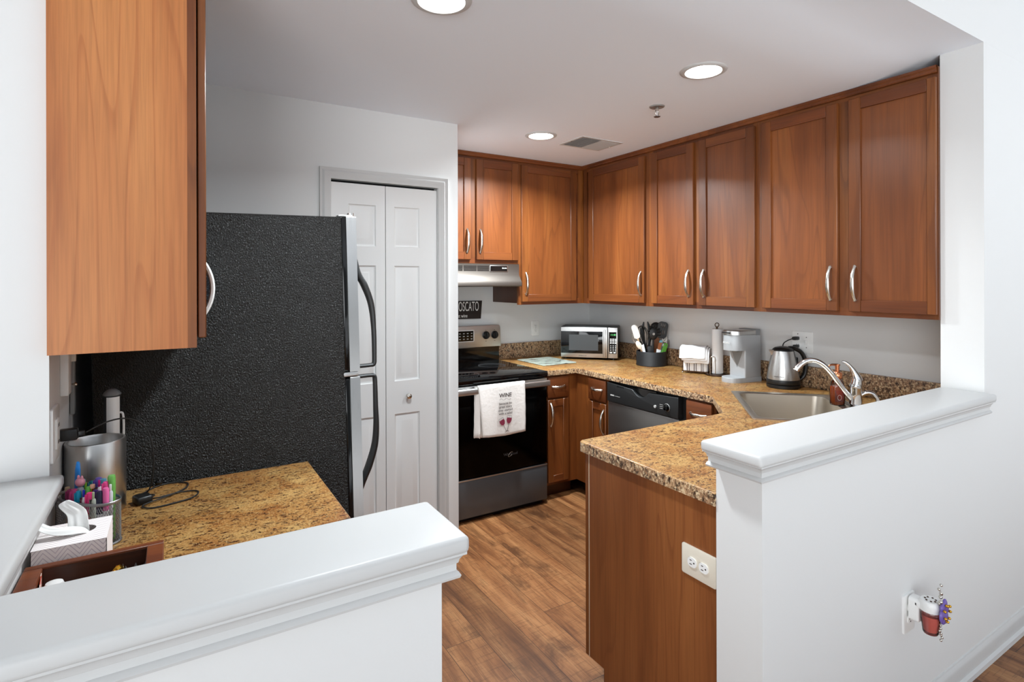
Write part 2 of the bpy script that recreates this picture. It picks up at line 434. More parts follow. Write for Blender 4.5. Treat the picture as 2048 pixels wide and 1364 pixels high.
# ---- half-wall caps with crown moulding
PROF = [(0, 1.000), (.020, 1.000), (.030, 1.003), (.032, 1.008), (.028, 1.013), (.024, 1.015), (.024, 1.027), (.027, 1.029), (.029, 1.036), (.035, 1.044), (.041, 1.047), (.041, 1.053), (0, 1.053)]
def cap_trim(name, label, xe, s, kx, xfar, far_ret):
    mb = MB(); rs = []
    for o, z in PROF:
        ox = xe + s * o * kx; y = -2.89 - o
        rr = [(ox, -2.744, z), (ox, y, z)]
        if far_ret is not None: rr += [(xfar - s * o * far_ret, y, z), (xfar - s * o * far_ret, -2.889, z)]
        else: rr += [(xfar, y, z)]
        rs.append(rr)
    mb.rings(rs)
    e = xe + s * .047 * kx; f = xfar + (0 if far_ret is None else -s * .042 * far_ret)
    x0, x1 = min(e, f), max(e, f)
    mb.box(x0, -2.936, 1.05, x1, -2.7432, 1.08, bev=.009, seg=3)
    return struct(name, mb, 'white_trim', label)
cap_trim('trim_1', 'white moulded cap on the half wall before the sink', -1.767, -1, 1.5, -.345, .4)
cap_trim('trim_2', 'white moulded cap on the left foreground half wall', -2.70, 1, .75, -3.54, None)
mb = MB().box(-3.54, -2.752, 1.0495, -3.332, -2.139, 1.08, bev=.009, seg=3).box(-3.36, -2.743, 1.018, -3.345, -2.139, 1.052, bev=.004)
struct('trim_3', mb, 'white_trim', 'white ledge cap along the left pass-through')
# ---- baseboard
mb = MB(); rs = []
for o, z in [(0, 0), (.026, 0), (.024, .016), (.014, .022), (.014, .066), (.011, .074), (.006, .080), (.004, .086), (0, .088)]:
    rs.append([(-1.767 - o, -2.743, z), (-1.767 - o, -2.89 - o, z), (3.29, -2.89 - o, z)])
mb.rings(rs)
struct('baseboard_right', mb, 'white_trim', 'white baseboard along the half wall at lower right')

# ---- bifold closet door
D = thing('door_1', 'white bifold closet door with raised panels beside the refrigerator', None, (-2.12, -.888, 0)); D['kind'] = 'structure'
mb = MB()
def casing(mb, x0, x1, zt, wd):
    prof = [(0, 0), (0, .010), (.006, .013), (.016, .013), (.020, .016), (.034, .018), (.044, .012), (.052, .016), (wd, .017), (wd, 0)]
    rs = [[(x0 - o, -p_, 0), (x0 - o, -p_, zt + o), (x1 + o, -p_, zt + o), (x1 + o, -p_, 0)] for o, p_ in prof]
    mb.rings(rs)
casing(mb, -.299, .299, 2.066, .056)
mb.box(-.303, 0, 0, -.297, .098, 2.07).box(.297, 0, 0, .303, .098, 2.07)
mb.build('door_casing', 'white_trim', D)
MB().box(-.30, .05, 2.045, .30, .09, 2.068).build('track', 'painted_shade', D)  # bar coloured as the shade in the gap above the leaves
def leaf(x0, x1, px0, px1):
    mb = MB(); y0, yb = .012, .045
    zs = [(.22, .808), (.988, 1.621), (1.724, 1.945)]
    mb.box(x0, y0 + .012, .015, x1, yb, 2.053)
    mb.box(x0, y0, .015, px0, y0 + .012, 2.053).box(px1, y0, .015, x1, y0 + .012, 2.053)
    prev = .015
    for a, b in zs + [(2.053, None)]:
        mb.box(px0, y0, prev, px1, y0 + .012, a); prev = b
    for a, b in zs:
        rs = []
        for i, y in ((0, y0), (.004, y0 + .008), (.010, y0 + .0105), (.038, y0 + .002), (.042, y0 + .0015)):
            rs.append([(px0 + i, y, a + i), (px1 - i, y, a + i), (px1 - i, y, b - i), (px0 + i, y, b - i)])
        mb.rings(rs, closed=True, cap='last')
    return mb.build('door_leaf', 'white_door', D)
leaf(-.2955, -.0065, -.205, -.058)
lf = leaf(-.0025, .2955, .045, .191)
mb = MB().lathe([(0, 0), (.010, 0), (.0075, .004), (.006, .010), (.011, .015), (.0155, .021), (.0145, .027), (.007, .031), (0, .032)], n=24, mat=Matrix.Translation((.120, .012, .902)) @ FRONT)
mb.build('knob', 'nickel', lf)

# ================================================================== cabinets
def pull(parent, x, y, z, vert=True, L=.160, name='handle'):
    pts, rr = [], []
    for k in range(13):
        t = -1 + 2 * k / 12
        pts.append((x, y - .004 - .026 * (1 - abs(t) ** 2.4), z + t * L / 2) if vert else (x + t * L / 2, y - .004 - .026 * (1 - abs(t) ** 2.4), z))
        rr.append(.0052 + .0028 * (1 - t * t) if abs(t) < .99 else .0065)
    mb = MB().tube(pts, rr, n=10, flat=(.8, 1.15) , up=(0, -1, 0))
    for s_ in (-1, 1):
        p = (x, y, z + s_ * L / 2) if vert else (x + s_ * L / 2, y, z)
        mb.cyl((p[0], p[1] + .001, p[2]), (p[0], p[1] - .006, p[2]), .008, .0066, n=14)
    return mb.build(name, 'nickel', parent)

def shaker(parent, x0, x1, z0, z1, y=-.02, st=.055, handle=None, name='door', sr=None):
    """a five-piece door whose front stands at local y"""
    sr = st if sr is None else sr
    mb = MB(); b = .0022
    mb.box(x0, y, z0, x0 + st, y + .019, z1, bev=b, seg=1, mi=0).box(x1 - sr, y, z0, x1, y + .019, z1, bev=b, seg=1, mi=0)
    mb.box(x0 + st, y + .0006, z1 - st, x1 - sr, y + .019, z1 - .0006, bev=b * .5, seg=1, mi=1).box(x0 + st, y + .0006, z0 + .0006, x1 - sr, y + .019, z0 + st, bev=b * .5, seg=1, mi=1)
    mb.box(x0 + st - .004, y + .010, z0 + st - .004, x1 - sr + .004, y + .016, z1 - st + .004, mi=2)
    d = mb.build(name, ['cherry_v', 'cherry_h', 'cherry_panel'], parent)
    if handle: pull(d, handle[0], y, handle[1], True)
    return d
def drawer_front(parent, x0, x1, z0, z1, y=-.02, L=.11):
    d = MB().box(x0, y, z0, x1, y + .019, z1, bev=.004, seg=2).build('drawer', 'cherry_h', parent)
    pull(d, (x0 + x1) / 2, y, (z0 + z1) / 2 + .005, False, L)
    return d

def upper(label, loc, rz, wd, depth, z0, z1, doors, group='cherry wall cabinets', side='cherry_v', frame=None, mid=()):
    r = thing('wall_cabinet', label, 'cabinet', loc, rz, group)
    h = z1 - z0
    MB().box(0, .02, .012, wd, depth, h, mi=0).build('body', side, r)
    mb = MB(); st = .038
    xs = [0, *mid, wd]
    mb.box(0, 0, 0, st, .0205, h, mi=0).box(wd - st, 0, 0, wd, .0205, h, mi=0)
    for m_ in mid: mb.box(m_ - .035, 0, .04, m_ + .035, .0204, h - .045, mi=0)
    mb.box(st, .0004, 0, wd - st, .0202, .042, mi=1).box(st, .0004, h - .05, wd - st, .0202, h, mi=1)
    mb.box(st, .012, .042, wd - st, .0195, h - .05, mi=1)
    mb.build('face_frame', ['cherry_v', 'cherry_h'], r)
    for d in doors:
        shaker(r, d[0], d[1], d[2] - z0, d[3] - z0, handle=(d[4], 1.52 - z0 if len(d) < 6 else d[5] - z0), sr=d[6] if len(d) > 6 else None)
    return r
ZB, ZT = 1.363, 2.446
# sink wall, from the corner towards the pillar (front faces -X, local x runs towards the camera)
Y0 = -.345
def sx_(y): return Y0 - y
upper('single-door cherry wall cabinet at the inner corner above the utensils', (-.325, Y0, ZB), R(-90), .710, .385, ZB, ZT, [(.080, .678, 1.385, 2.400, .648)])
upper('double-door cherry wall cabinet above the napkins and coffee maker', (-.325, -1.0555, ZB), R(-90), .838, .385, ZB, ZT, [(.0325, .3895, 1.385, 2.400, .352), (.4325, .8175, 1.385, 2.400, .470)], mid=(.411,))
upper('wide double-door cherry wall cabinet above the kettle and sink', (-.325, -1.894, ZB), R(-90), .845, .385, ZB, ZT, [(.023, .431, 1.385, 2.400, .398), (.484, .842, 1.385, 2.400, .514, 1.52, .034)], mid=(.4575,))
# stove wall
upper('cherry wall cabinet with one door right of the range hood', (-.927, -.325, ZB), 0, .601, .385, ZB, ZT, [(.019, .527, 1.385, 2.400, .053)], side='cabinet_dark')
upper('short two-door cherry wall cabinet above the range hood', (-1.692, -.325, 1.665), 0, .764, .385, 1.665, ZT, [(.020, .364, 1.690, 2.400, .332, 1.82), (.407, .754, 1.690, 2.400, .435, 1.82)], mid=(.3855,))
mb = MB().box(-.326, -.3255, ZB, -.300, -.3002, ZT).build('corner_filler', 'cherry_v'); tag(mb, 'narrow cherry filler strip where the wall cabinets meet', 'filler')
# crown strip over both runs
mb = MB()
rs = [[(-1.694, -.325 - o, z), (-.325 - o, -.325 - o, z), (-.325 - o, -2.739, z)] for o, z in [(0, 2.418), (.012, 2.418), (.016, 2.422), (.016, 2.432), (.022, 2.438), (.022, 2.4475), (0, 2.4475)]]
mb.rings(rs); 
struct('trim_4', mb, 'cherry_h', 'cherry crown strip along the top of the wall cabinets')
# soffit board closing the gap to the ceiling
struct('trim_5', MB().box(-.02, -2.7395, 2.4465, .06, -2.25, 2.50), 'wall_paint', 'narrow white filler between wall cabinets and ceiling')
# left cabinet next to the pass-through, front faces +X
r = thing('wall_cabinet', 'cherry wall cabinet at upper left with an end panel coloured as brightly lit wood', 'cabinet', (-3.06, -2.175, ZB), R(90), 'cherry wall cabinets')
MB().box(.0005, .02, 0, .345, .2985, 1.11).build('body', 'laminate_end_lit', r)
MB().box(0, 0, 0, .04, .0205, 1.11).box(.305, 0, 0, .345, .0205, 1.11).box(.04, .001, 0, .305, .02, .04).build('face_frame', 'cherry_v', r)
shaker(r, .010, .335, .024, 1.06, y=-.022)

# ---- base cabinets
def base(label, loc, rz, wd, depth, fronts, panels=(), x_carc=0.0, toe=True):
    r = thing('base_cabinet', label, 'cabinet', loc, rz, 'cherry base cabinets')
    MB().box(x_carc, .02, .1, wd, depth, .876).build('body', 'cherry_v', r)
    mb = MB()
    for a, b, z0, z1 in panels: mb.box(a, 0 if z1 - z0 > .2 else .0008, z0, b, .0205 if z1 - z0 > .2 else .0202, z1)
    if panels: mb.build('face_frame', 'cherry_v', r)
    if toe: MB().box(x_carc, .075, 0, wd, .10, .1).build('toe_kick', 'cabinet_dark', r)
    for f in fronts:
        if f[0] == 'drawer': drawer_front(r, *f[1:5], L=f[5] if len(f) > 5 else .11)
        else: shaker(r, *f[1:5], handle=f[5], st=.048)
    return r
base('narrow cherry base cabinet right of the stove', (-.8935, -.61, 0), 0, .2835, .665,
     [('drawer', .018, .198, .716, .862), ('door', .018, .198, .122, .703, (.040, .60))], [(0, .2835, .1, .142), (0, .016, .1, .876), (.195, .2835, .1, .876), (0, .2835, .862, .876), (0, .25, .70, .72)])
base('narrow cherry base cabinet left of the dishwasher', (-.61, -.6105, 0), R(-90), .350, .665,
     [('drawer', .155, .339, .716, .862), ('door', .155, .339, .122, .703, (.318, .58))], [(0, .158, .1, .876), (.33, .35, .1, .876), (.15, .35, .1, .14), (.15, .35, .70, .72), (.15, .35, .862, .876)])
base('cherry sink base cabinet right of the dishwasher', (-.61, -1.628, 0), R(-90), .200, .14,
     [('drawer', .008, .182, .716, .862)], [(0, .2, .1, .876)])
r = thing('base_cabinet', 'cherry peninsula base cabinet with a plain wood end panel', 'cabinet', (-1.757, -2.743, 0), 0, 'cherry base cabinets')
MB().box(.019, .012, .1, .85, .605, .876).build('body', 'cherry_v', r)
MB().box(.02, .52, 0, .85, .53, .1).build('toe_kick', 'cabinet_dark', r)
ep = MB().prism([(.0, 0), (.505, 0), (.505, .1), (.588, .1), (.588, .876), (.0, .876)], 0, .018, mat=Matrix(((0, 0, 1, 0), (1, 0, 0, 0), (0, 1, 0, 0), (0, 0, 0, 1)))).build('end_panel', 'laminate_pen_shaded', r)
MB().box(-.0005, .588, .1, .019, .5925, .876).build('edge_strip', color('#c9b49a', .5), r)
MB().box(0, .5925, .1, .85, .6115, .876).build('face_frame', 'cherry_v', r)
r = thing('base_cabinet', 'left base cabinet under the counter beside the refrigerator', 'cabinet', (-2.745, -2.74, 0), R(90), 'cherry base cabinets')
MB().box(0, .02, .1, .92, .61, .876).build('body', 'cherry_v', r)
MB().box(0, .075, 0, .92, .10, .1).build('toe_kick', 'cabinet_dark', r)
for a in (.02, .475): drawer_front(r, a, a + .42, .716, .862); shaker(r, a, a + .42, .122, .703, handle=(a + .06, .58))

# ---- worktops
s1 = Vector((-.444, -1.792)); uw = Vector((-.7071, -.7071)); ud = Vector((.7071, -.7071))
def sk(a, b): p = s1 + uw * a + ud * b; return (p.x, p.y)
SW, SD = .655, .565
hole = [sk(.02, .02), sk(SW - .02, .02), sk(SW - .02, SD - .02), sk(.02, SD - .02)]
tip = [(-1.773 + .03 * (1 - math.sin(R(a))), -2.10 - .03 * (1 - math.cos(R(a)))) for a in (0, 22, 45, 67, 90)]
tip = [(-1.743 - .03 * math.sin(R(a)), -2.13 + .03 * math.cos(R(a))) for a in (0, 22, 45, 67, 90)]
outer = [(-.8945, .058), (-.8945, -.635), (-.635, -.635), (-.635, -1.825), (-.905, -2.10)] + tip + [(-1.773, -2.7425), (.058, -2.7425), (.058, .058)]
ct = MB().prism(outer, .876, .914, holes=[hole], bev=.006, mi=0, mi_side=1).build('countertop', ['laminate_top', 'laminate_edge'])
tag(ct, 'long brown speckled laminate worktop from stove to peninsula', 'countertop')
mb = MB().box(-.8945, .038, .9135, .058, .058, 1.036, bev=.004).box(.038, -2.735, .9135, .058, .040, 1.036, bev=.004)
mb.build('backsplash', 'laminate_edge', ct)
ct2 = MB().prism([(-3.359, -2.7425), (-2.715, -2.7425), (-2.715, -1.807), (-3.359, -1.807)], .876, .914, bev=.005, mi=0, mi_side=1).build('countertop', ['laminate_top', 'laminate_edge'])
tag(ct2, 'left brown speckled laminate worktop between half wall and refrigerator', 'countertop')

# ================================================================== appliances
# ---- refrigerator (leans back a little)
F = thing('refrigerator', 'tall refrigerator with black textured side and stainless doors', 'refrigerator', (-3.285, -1.80, 0), R(90), rx=R(-1.35))
W_ = .76
MB().box(0, -.729, .03, W_, 0, 1.748, bev=.006).build('body', 'fridge_black', F)
def fdoor(name, z0, z1, hz):
    mb = MB(); N = 14; ring = []
    for k in range(N + 1):
        t = -1 + 2 * k / N
        ring.append((W_ / 2 + t * W_ / 2, -.757 - .024 - .014 * (1 - t ** 4)))
    outl = [(0, -.745)] + ring + [(W_, -.745)]
    outl = outl[::-1]
    mb.prism(outl, z0, z1, bev=.006)
    d = mb.build(name, 'steel_v', F)
    MB().box(.002, -.746, z0 + .006, W_ - .002, -.7285, z1 - .006, bev=.004).build('gasket', 'black_gloss', d)
    return d
fz = fdoor('freezer_door', 1.190, 1.752, 0)
fd = fdoor('fridge_door', .09, 1.172, 0)
def fhandle(parent, pts, rr):
    MB().tube(pts, rr, n=12, smooth=6, flat=(.75, 1.1), up=(0, -1, 0)).build('handle', 'black_satin', parent)
hx = .035
fhandle(fz, [(hx, -.786, 1.60), (hx, -.792, 1.545), (hx, -.815, 1.50), (hx, -.838, 1.43), (hx, -.846, 1.34), (hx, -.846, 1.235), (hx, -.843, 1.206), (hx, -.828, 1.202), (hx, -.785, 1.202)], [.006, .016, .017, .015, .012, .011, .011, .010, .010])
fhandle(fd, [(hx, -.785, 1.164), (hx, -.828, 1.164), (hx, -.843, 1.160), (hx, -.846, 1.135), (hx, -.846, 1.05), (hx, -.846, .97), (hx, -.838, .90), (hx, -.815, .83), (hx, -.795, .785), (hx, -.786, .745)], [.010, .010, .011, .011, .012, .014, .016, .017, .016, .006])
MB().box(.0, -.775, 1.173, .05, -.72, 1.189, bev=.003).cyl((.025, -.762, 1.166), (.025, -.762, 1.196), .010).build('hinge', 'steel_h', F)
MB().box(.010, -.772, 1.750, .045, -.72, 1.756, bev=.002).cyl((.025, -.768, 1.75), (.025, -.768, 1.764), .012).build('hinge', 'steel_h', F)
MB().box(.02, -.745, .02, W_ - .02, -.70, .085).build('toe_grille', 'black_plastic', F)
for a in (.06, W_ - .06): MB().cyl((a, -.68, -.012), (a, -.68, .035), .02).build('foot', 'black_plastic', F)

# round plaque on the refrigerator side
P = thing('wall_plaque', 'round navy disc with a white rim on the refrigerator side', 'plaque', (-3.150, -1.8055, 1.512), 0)
MB().lathe([(.138, .004), (.138, .012), (.141, .020), (.147, .022), (.152, .018), (.152, 0), (.1, 0)], n=64, mat=FRONT).build('rim', 'outlet_white', P)
MB().lathe([(0, .010), (.139, .010), (.139, .002), (0, .002)], n=64, mat=FRONT).build('face', 'navy_speckle', P)

# ---- stove
S = thing('stove', 'freestanding electric stove with black glass door and slate drawer', 'stove', (-.906, -.66, 0), 0)
SWD = .760; x0, x1 = -SWD, 0
MB().box(x0, .03, .03, x1, .66, .895).build('body', 'black_satin', S)
MB().box(x0 + .01, .05, 0, x1 - .01, .62, .03).build('toe_base', 'black_plastic', S)
ck = MB().box(x0, -.012, .878, x1, .665, .918, bev=.006).build('cooktop', 'black_glass', S)
for cx, cy, rr in ((-.56, .16, .10), (-.19, .16, .085), (-.56, .44, .075), (-.19, .44, .10)):
    MB().lathe([(rr - .0012, .9182), (rr, .9186), (rr + .0012, .9182)], c=(cx, cy, 0), n=48).build('burner_ring', 'drawer_slate', ck)
d = MB().box(x0 + .002, 0, .287, x1 - .002, .035, .868, bev=.004).build('oven_door', 'oven_glass', S)
MB().box(x0 + .002, -.004, .812, x1 - .002, .034, .869, bev=.003).build('door_trim', 'steel_h', d)
mb = MB().box(x0 + .012, -.052, .822, x1 - .004, -.030, .862, bev=.009, seg=3)
mb.box(x0 + .012, -.04, .828, x0 + .03, 0, .856).box(x1 - .024, -.04, .828, x1 - .004, 0, .856)
mb.build('handle', 'steel_h', d)
MB().box(x0 + .07, -.0006, .36, x1 - .07, .001, .74, bev=.0003).build('window', 'oven_glass', d)
lg = MB(); lg.tube([(-.298 + .017 * math.cos(t) * 1.0, -.001, .390 + .011 * math.sin(t) + .010 * math.cos(t)) for t in [k * math.pi / 12 for k in range(0, 22)]], .0016, n=6)
lg.build('emblem', 'steel_h', d)
text('emblem', 'Whirlpool', .026, 'drawer_slate', d, (-.297, -.0012, .392))
MB().box(x0 + .002, -.002, .035, x1 - .002, .035, .279, bev=.003).build('drawer', 'drawer_slate', S)
MB().box(x0 + .002, -.004, .271, x1 - .002, .01, .279, bev=.001).build('drawer_lip', 'steel_h', S)
# backguard
bg = MB(); outl = rrect(SWD, .168, .022, 5, cx=-SWD / 2, cy=1.112)
outl = [(x, (1.030 if y < 1.05 else y)) for x, y in outl]
outl = [(x0, 1.030), (x1, 1.030)] + [(x1 - .006 - .018 * (1 - math.cos(R(a))) , 1.178 + .020 * math.sin(R(a))) for a in (0, 30, 60, 90)] + [(x0 + .006 + .018 * (1 - math.cos(R(a))), 1.178 + .020 * math.sin(R(a))) for a in (90, 60, 30, 0)]
bgo = bg.prism(outl, -.690, -.630, mat=FRONT, bev=.004).build('backguard', 'steel_dark', S)
bgo.data.materials[0] = M['steel_h']
MB().box(x0 + .004, .655, .915, x1 - .004, .695, 1.034).build('backguard_base', 'black_gloss', S)
MB().box(-.50, .6265, 1.078, -.240, .631, 1.166, bev=.001).build('display_frame', 'outlet_white', S)
dp = MB().box(-.494, .6255, 1.083, -.246, .6268, 1.161).build('display', 'black_gloss', S)
mb = MB()
for i in range(4):
    for j in range(3): mb.box(-.262 - i * .033 - .007, .6252, 1.097 + j * .021, -.262 - i * .033 + .007, .6256, 1.097 + j * .021 + .006)
mb.build('button', 'grille_grey', dp)
for kx in (-.134, -.057, -.62, -.70):
    k = MB().lathe([(0, 0), (.031, 0), (.031, .003), (.028, .005), (.025, .017), (.022, .02), (0, .02)], n=28, mat=Matrix.Translation((kx, .630, 1.121)) @ FRONT).box(kx - .006, .596, 1.099, kx + .006, .611, 1.143, bev=.002)
    k.build('knob', 'black_plastic', S)
for kx in (-.134, -.057):
    MB().box(kx - .006, .6298, 1.158, kx + .002, .6302, 1.161).build('marking', 'ink', S)
    MB().box(kx - .006, .6298, 1.074, kx + .006, .6302, 1.077).build('marking', 'ink', S)

# ---- range hood
H = thing('range_hood', 'stainless range hood under the short wall cabinet', 'hood', (-.929, -.325, 1.50), 0)
x0, x1 = -.760, 0
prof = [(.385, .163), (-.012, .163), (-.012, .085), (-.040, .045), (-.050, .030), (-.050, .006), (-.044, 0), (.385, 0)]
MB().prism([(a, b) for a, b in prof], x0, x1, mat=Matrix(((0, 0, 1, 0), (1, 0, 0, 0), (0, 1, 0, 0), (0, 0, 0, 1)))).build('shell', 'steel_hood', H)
mb = MB()
for a, b in ((-.55, -.465), (-.455, -.355), (-.348, -.255)):
    for j in range(5): mb.box(a, -.0135, .112 + j * .008, b, -.0115, .116 + j * .008)
mb.build('vent_slots', 'black_plastic', H)
MB().box(-.247, -.0145, .106, -.098, -.011, .152, bev=.001).build('bezel', 'steel_h', H)
pn = MB().box(-.243, -.0155, .110, -.104, -.0142, .148).build('control_panel', 'black_gloss', H)
text('lettering', 'BROAN', .013, 'white_ink', pn, (-.128, -.0157, .132), sx=.85)

# ---- dishwasher
DW = thing('dishwasher', 'dishwasher with black control panel and stainless front', 'dishwasher', (-.61, -.964, 0), R(-90))
MB().box(.002, .02, .1, .66, .6, .872).build('body', 'black_satin', DW)
MB().box(.002, .06, 0, .66, .09, .1).build('toe_kick', 'black_plastic', DW)
MB().box(.006, -.016, .12, .618, .02, .733, bev=.003).build('door', 'steel_panel', DW)
cp = MB()
cp.prism([(.006, .738), (.618, .738), (.618, .862)] + [(.40 - .17 * t, .862 - .05 * math.sin(math.pi * t)) for t in [k / 12 for k in range(1, 12)]] + [(.006, .862)], -.02, .024, mat=FRONT, bev=.003)
cp = cp.build('control_panel', 'black_satin', DW)
MB().box(.2, -.004, .79, .43, .0, .862).build('handle_recess', 'black_gloss', cp)
MB().lathe([(0, 0), (.022, 0), (.022, .004), (.017, .006), (.014, .020), (0, .021)], n=26, mat=Matrix.Translation((.535, -.024, .790)) @ FRONT).build('knob', 'black_gloss', cp)
MB().lathe([(.0225, .001), (.0235, .003), (.0225, .005)], n=32, mat=Matrix.Translation((.535, -.024, .790)) @ FRONT).build('dial_ring', 'grille_grey', cp)
MB().lathe([(0, 0), (.009, 0), (.009, .006), (0, .007)], n=18, mat=Matrix.Translation((.442, -.024, .780)) @ FRONT).build('button', 'grille_grey', cp)
for j in range(3): MB().box(.476, -.0246, .776 + j * .011, .502, -.024, .778 + j * .011).build('marking', 'grille_grey', cp)
MB().box(.04, -.0246, .778, .075, -.024, .786).build('marking', 'grille_grey', cp); MB().box(.08, -.0246, .780, .13, -.024, .782).build('marking', 'grille_grey', cp)
for j in range(5): MB().box(.105 + j * .014, -.0246, .842, .111 + j * .014, -.024, .852).build('vent_slot', 'black_gloss', cp)

# ================================================================== ceiling fittings
for i, (x, y, lab) in enumerate([(-2.363, -2.148, 'round white recessed ceiling light cut by the top of the picture'),
                                 (-1.137, -2.182, 'round white recessed ceiling light nearest the sink'),
                                 (-1.141, -.937, 'round white recessed ceiling light beside the ceiling vent')]):
    t = thing('recessed_light', lab, 'ceiling light', (x, y, 2.449), 0, 'recessed ceiling lights')
    MB().lathe([(.074, -.002), (.078, -.007), (.088, -.0075), (.098, -.003), (.1, 0), (.074, 0)], n=48).build('trim_ring', 'white_trim', t)
    MB().lathe([(0, -.0015), (.0755, -.0015), (.0755, -.0005), (0, -.0005)], n=48).build('lens', 'lamp_glow', t)
    l = area('lamp', (0, 0, -.02), (0, 0, 0), .14, .14, (20, 9, 52)[i], (.87, .955, 1), 'DISK'); l.parent = t
    l.data.spread = R(150)
t = thing('ceiling_vent', 'rectangular white air vent in the ceiling near the corner', 'vent', (-.743, -.942, 2.449), 0)
mb = MB().box(-.17, -.125, -.004, .17, -.108, 0).box(-.17, .108, -.004, .17, .125, 0).box(-.17, -.108, -.004, -.152, .108, 0).box(.152, -.108, -.004, .17, .108, 0)
mb.build('frame', 'white_trim', t)
MB().box(-.152, -.108, -.001, .152, .108, -.0005).build('duct', color('#8a8784', .9), t)
mb = MB()
for i in range(14):
    y = -.1 + i * .0154
    for xa, xb, sg in ((-.152, -.002, 1), (.002, .152, -1)):
        mb.box(xa, -.0045, -.0006, xb, .0045, .0006, mat=Matrix.Translation((0, y, -.004)) @ Matrix.Rotation(R(32 * sg), 4, 'X'))
mb.build('louver', 'grille_grey', t)
for xa in (-.161, .161): MB().sphere((xa, 0, -.0045), .004).build('screw', 'nickel', t)
t = thing('fire_sprinkler', 'small chrome fire sprinkler head hanging from the ceiling', 'sprinkler', (-.943, -1.723, 2.449), 0)
MB().lathe([(0, -.001), (.020, -.002), (.034, -.006), (.038, -.004), (.040, 0)], n=32).build('escutcheon', color('#8d8a87', .3), t)
mb = MB().cyl((0, 0, -.004), (0, 0, -.022), .010).tube([(.009, 0, -.02), (.013, 0, -.032), (.008, 0, -.046), (0, 0, -.052)], .0022).tube([(-.009, 0, -.02), (-.013, 0, -.032), (-.008, 0, -.046), (0, 0, -.052)], .0022)
mb.build('frame', 'nickel', t)
MB().cyl((0, 0, -.022), (0, 0, -.05), .003).build('bulb', color('#d8d0d0', .2), t)
mb = MB().lathe([(0, -.054), (.016, -.055), (.017, -.053), (0, -.051)], n=20)
mb.build('deflector', 'steel_dark', t)

# ================================================================== electrical plates
def socket_face(parent, m_, cx, cz, s=1.0, rot90=False):
    mb = MB().prism(rrect(.033, .029, .012, 5), 0, .0035, mat=Matrix.Translation((cx, -.006, cz)) @ FRONT)
    f = mb.build('socket', m_, parent)
    q = MB()
    pr = [(-.006, .004, .0012, .0045), (.006, .004, .0012, .0035)]
    for a, b, hw, hh in pr:
        if rot90: q.box(cx - b - hh, -.0099, cz + a - hw, cx - b + hh, -.0093, cz + a + hw)
        else: q.box(cx + a - hw, -.0099, cz + b - hh, cx + a + hw, -.0093, cz + b + hh)
    c = (cx + .008, cz) if rot90 else (cx, cz - .008)
    q.cyl((c[0], -.0099, c[1]), (c[0], -.0093, c[1]), .0026, n=12)
    q.build('slot', 'ink', f)
def plate(name, label, cat, loc, rz, wd, h, m_='outlet_white', th=.006):
    t = thing(name, label, cat, loc, rz)
    MB().prism(rrect(wd, h, .006, 3), 0, th, mat=FRONT, bev=.002, seg=2).build('cover_plate', m_, t)
    return t
t = plate('wall_outlet', 'white wall outlet left of the microwave', 'outlet', (-.521, .06, 1.146), 0, .078, .125)
for dz in (-.020, .020): socket_face(t, 'outlet_white', 0, dz)
MB().sphere((0, -.0065, 0), .003).build('screw', 'grille_grey', t)
t = plate('wall_outlet', 'white double wall plate with an outlet and a switch behind the kettle', 'outlet', (.06, -1.907, 1.172), R(-90), .124, .124)
for dz in (-.020, .020): socket_face(t, 'outlet_white', -.026, dz)
MB().box(.016, -.012, -.014, .036, -.005, .014, bev=.002).box(.022, -.017, -.002, .030, -.01, .010, bev=.001).build('switch', 'outlet_white', t)
for a in ((-.026, .047), (-.026, -.047), (.026, .030), (.026, -.030)): MB().sphere((a[0], -.0062, a[1]), .0028).build('screw', 'ink', t)
t = plate('wall_outlet', 'ivory outlet lying sideways on the peninsula end panel', 'outlet', (-1.757, -2.674, .674), R(-90), .128, .092, 'outlet_ivory')
for dx in (-.0215, .0215): socket_face(t, 'outlet_white', dx, 0, rot90=True)
t = plate('wall_outlet', 'white outlet on the half wall behind the plug-in air freshener', 'outlet', (-.962, -2.89, .394), 0, .078, .130)
for dz in (-.020, .020): socket_face(t, 'outlet_white', 0, dz)
t = plate('wall_outlet', 'white outlet with a black plug on the left wall above the pen holder', 'outlet', (-3.36, -2.085, 1.165), R(90), .09, .130)
MB().box(-.018, -.010, -.036, .018, -.005, .036, bev=.001).build('socket_face', 'outlet_white', t)
mb = MB()
for dz in (.020, -.020):
    for dx in (-.006, .006): mb.box(dx - .001, -.0108, dz - .004, dx + .001, -.0098, dz + .004)
mb.build('slot', 'ink', t)

# ---- plug-in air freshener on the half wall
t = thing('air_freshener', 'white plug-in air freshener with a red jar and a purple flower clip', 'air freshener', (-.962, -2.902, .394), 0)
mb = MB()
mb.prism(rrect(.046, .078, .012, 5, 0, .026), 0, .030, mat=FRONT, bev=.006)
mb.box(-.023, -.064, .036, .023, -.010, .064, bev=.010, seg=3)
mb.lathe([(0, .040), (.030, .040), (.031, .050), (.031, .068), (.027, .074), (0, .075)], c=(0, -.056, 0), n=32)
mb.build('body', 'outlet_white', t)
mb = MB()
for k in range(7):
    a = k * .9; mb.cyl((.015 * math.cos(a), -.056 + .015 * math.sin(a), .0745), (.015 * math.cos(a), -.056 + .015 * math.sin(a), .0762), .0032, n=8)
mb.build('vent_hole', 'bronze', t)
j = MB().lathe([(.0, -.035), (.020, -.036), (.0225, -.031), (.029, .030), (.026, .040), (0, .040)], c=(0, -.056, 0), n=32).build('jar', 'glass_clear', t)
MB().lathe([(0, -.027), (.0195, -.027), (.0255, .024), (0, .024)], c=(0, -.056, 0), n=28).build('scented_oil', 'wax_red', j)
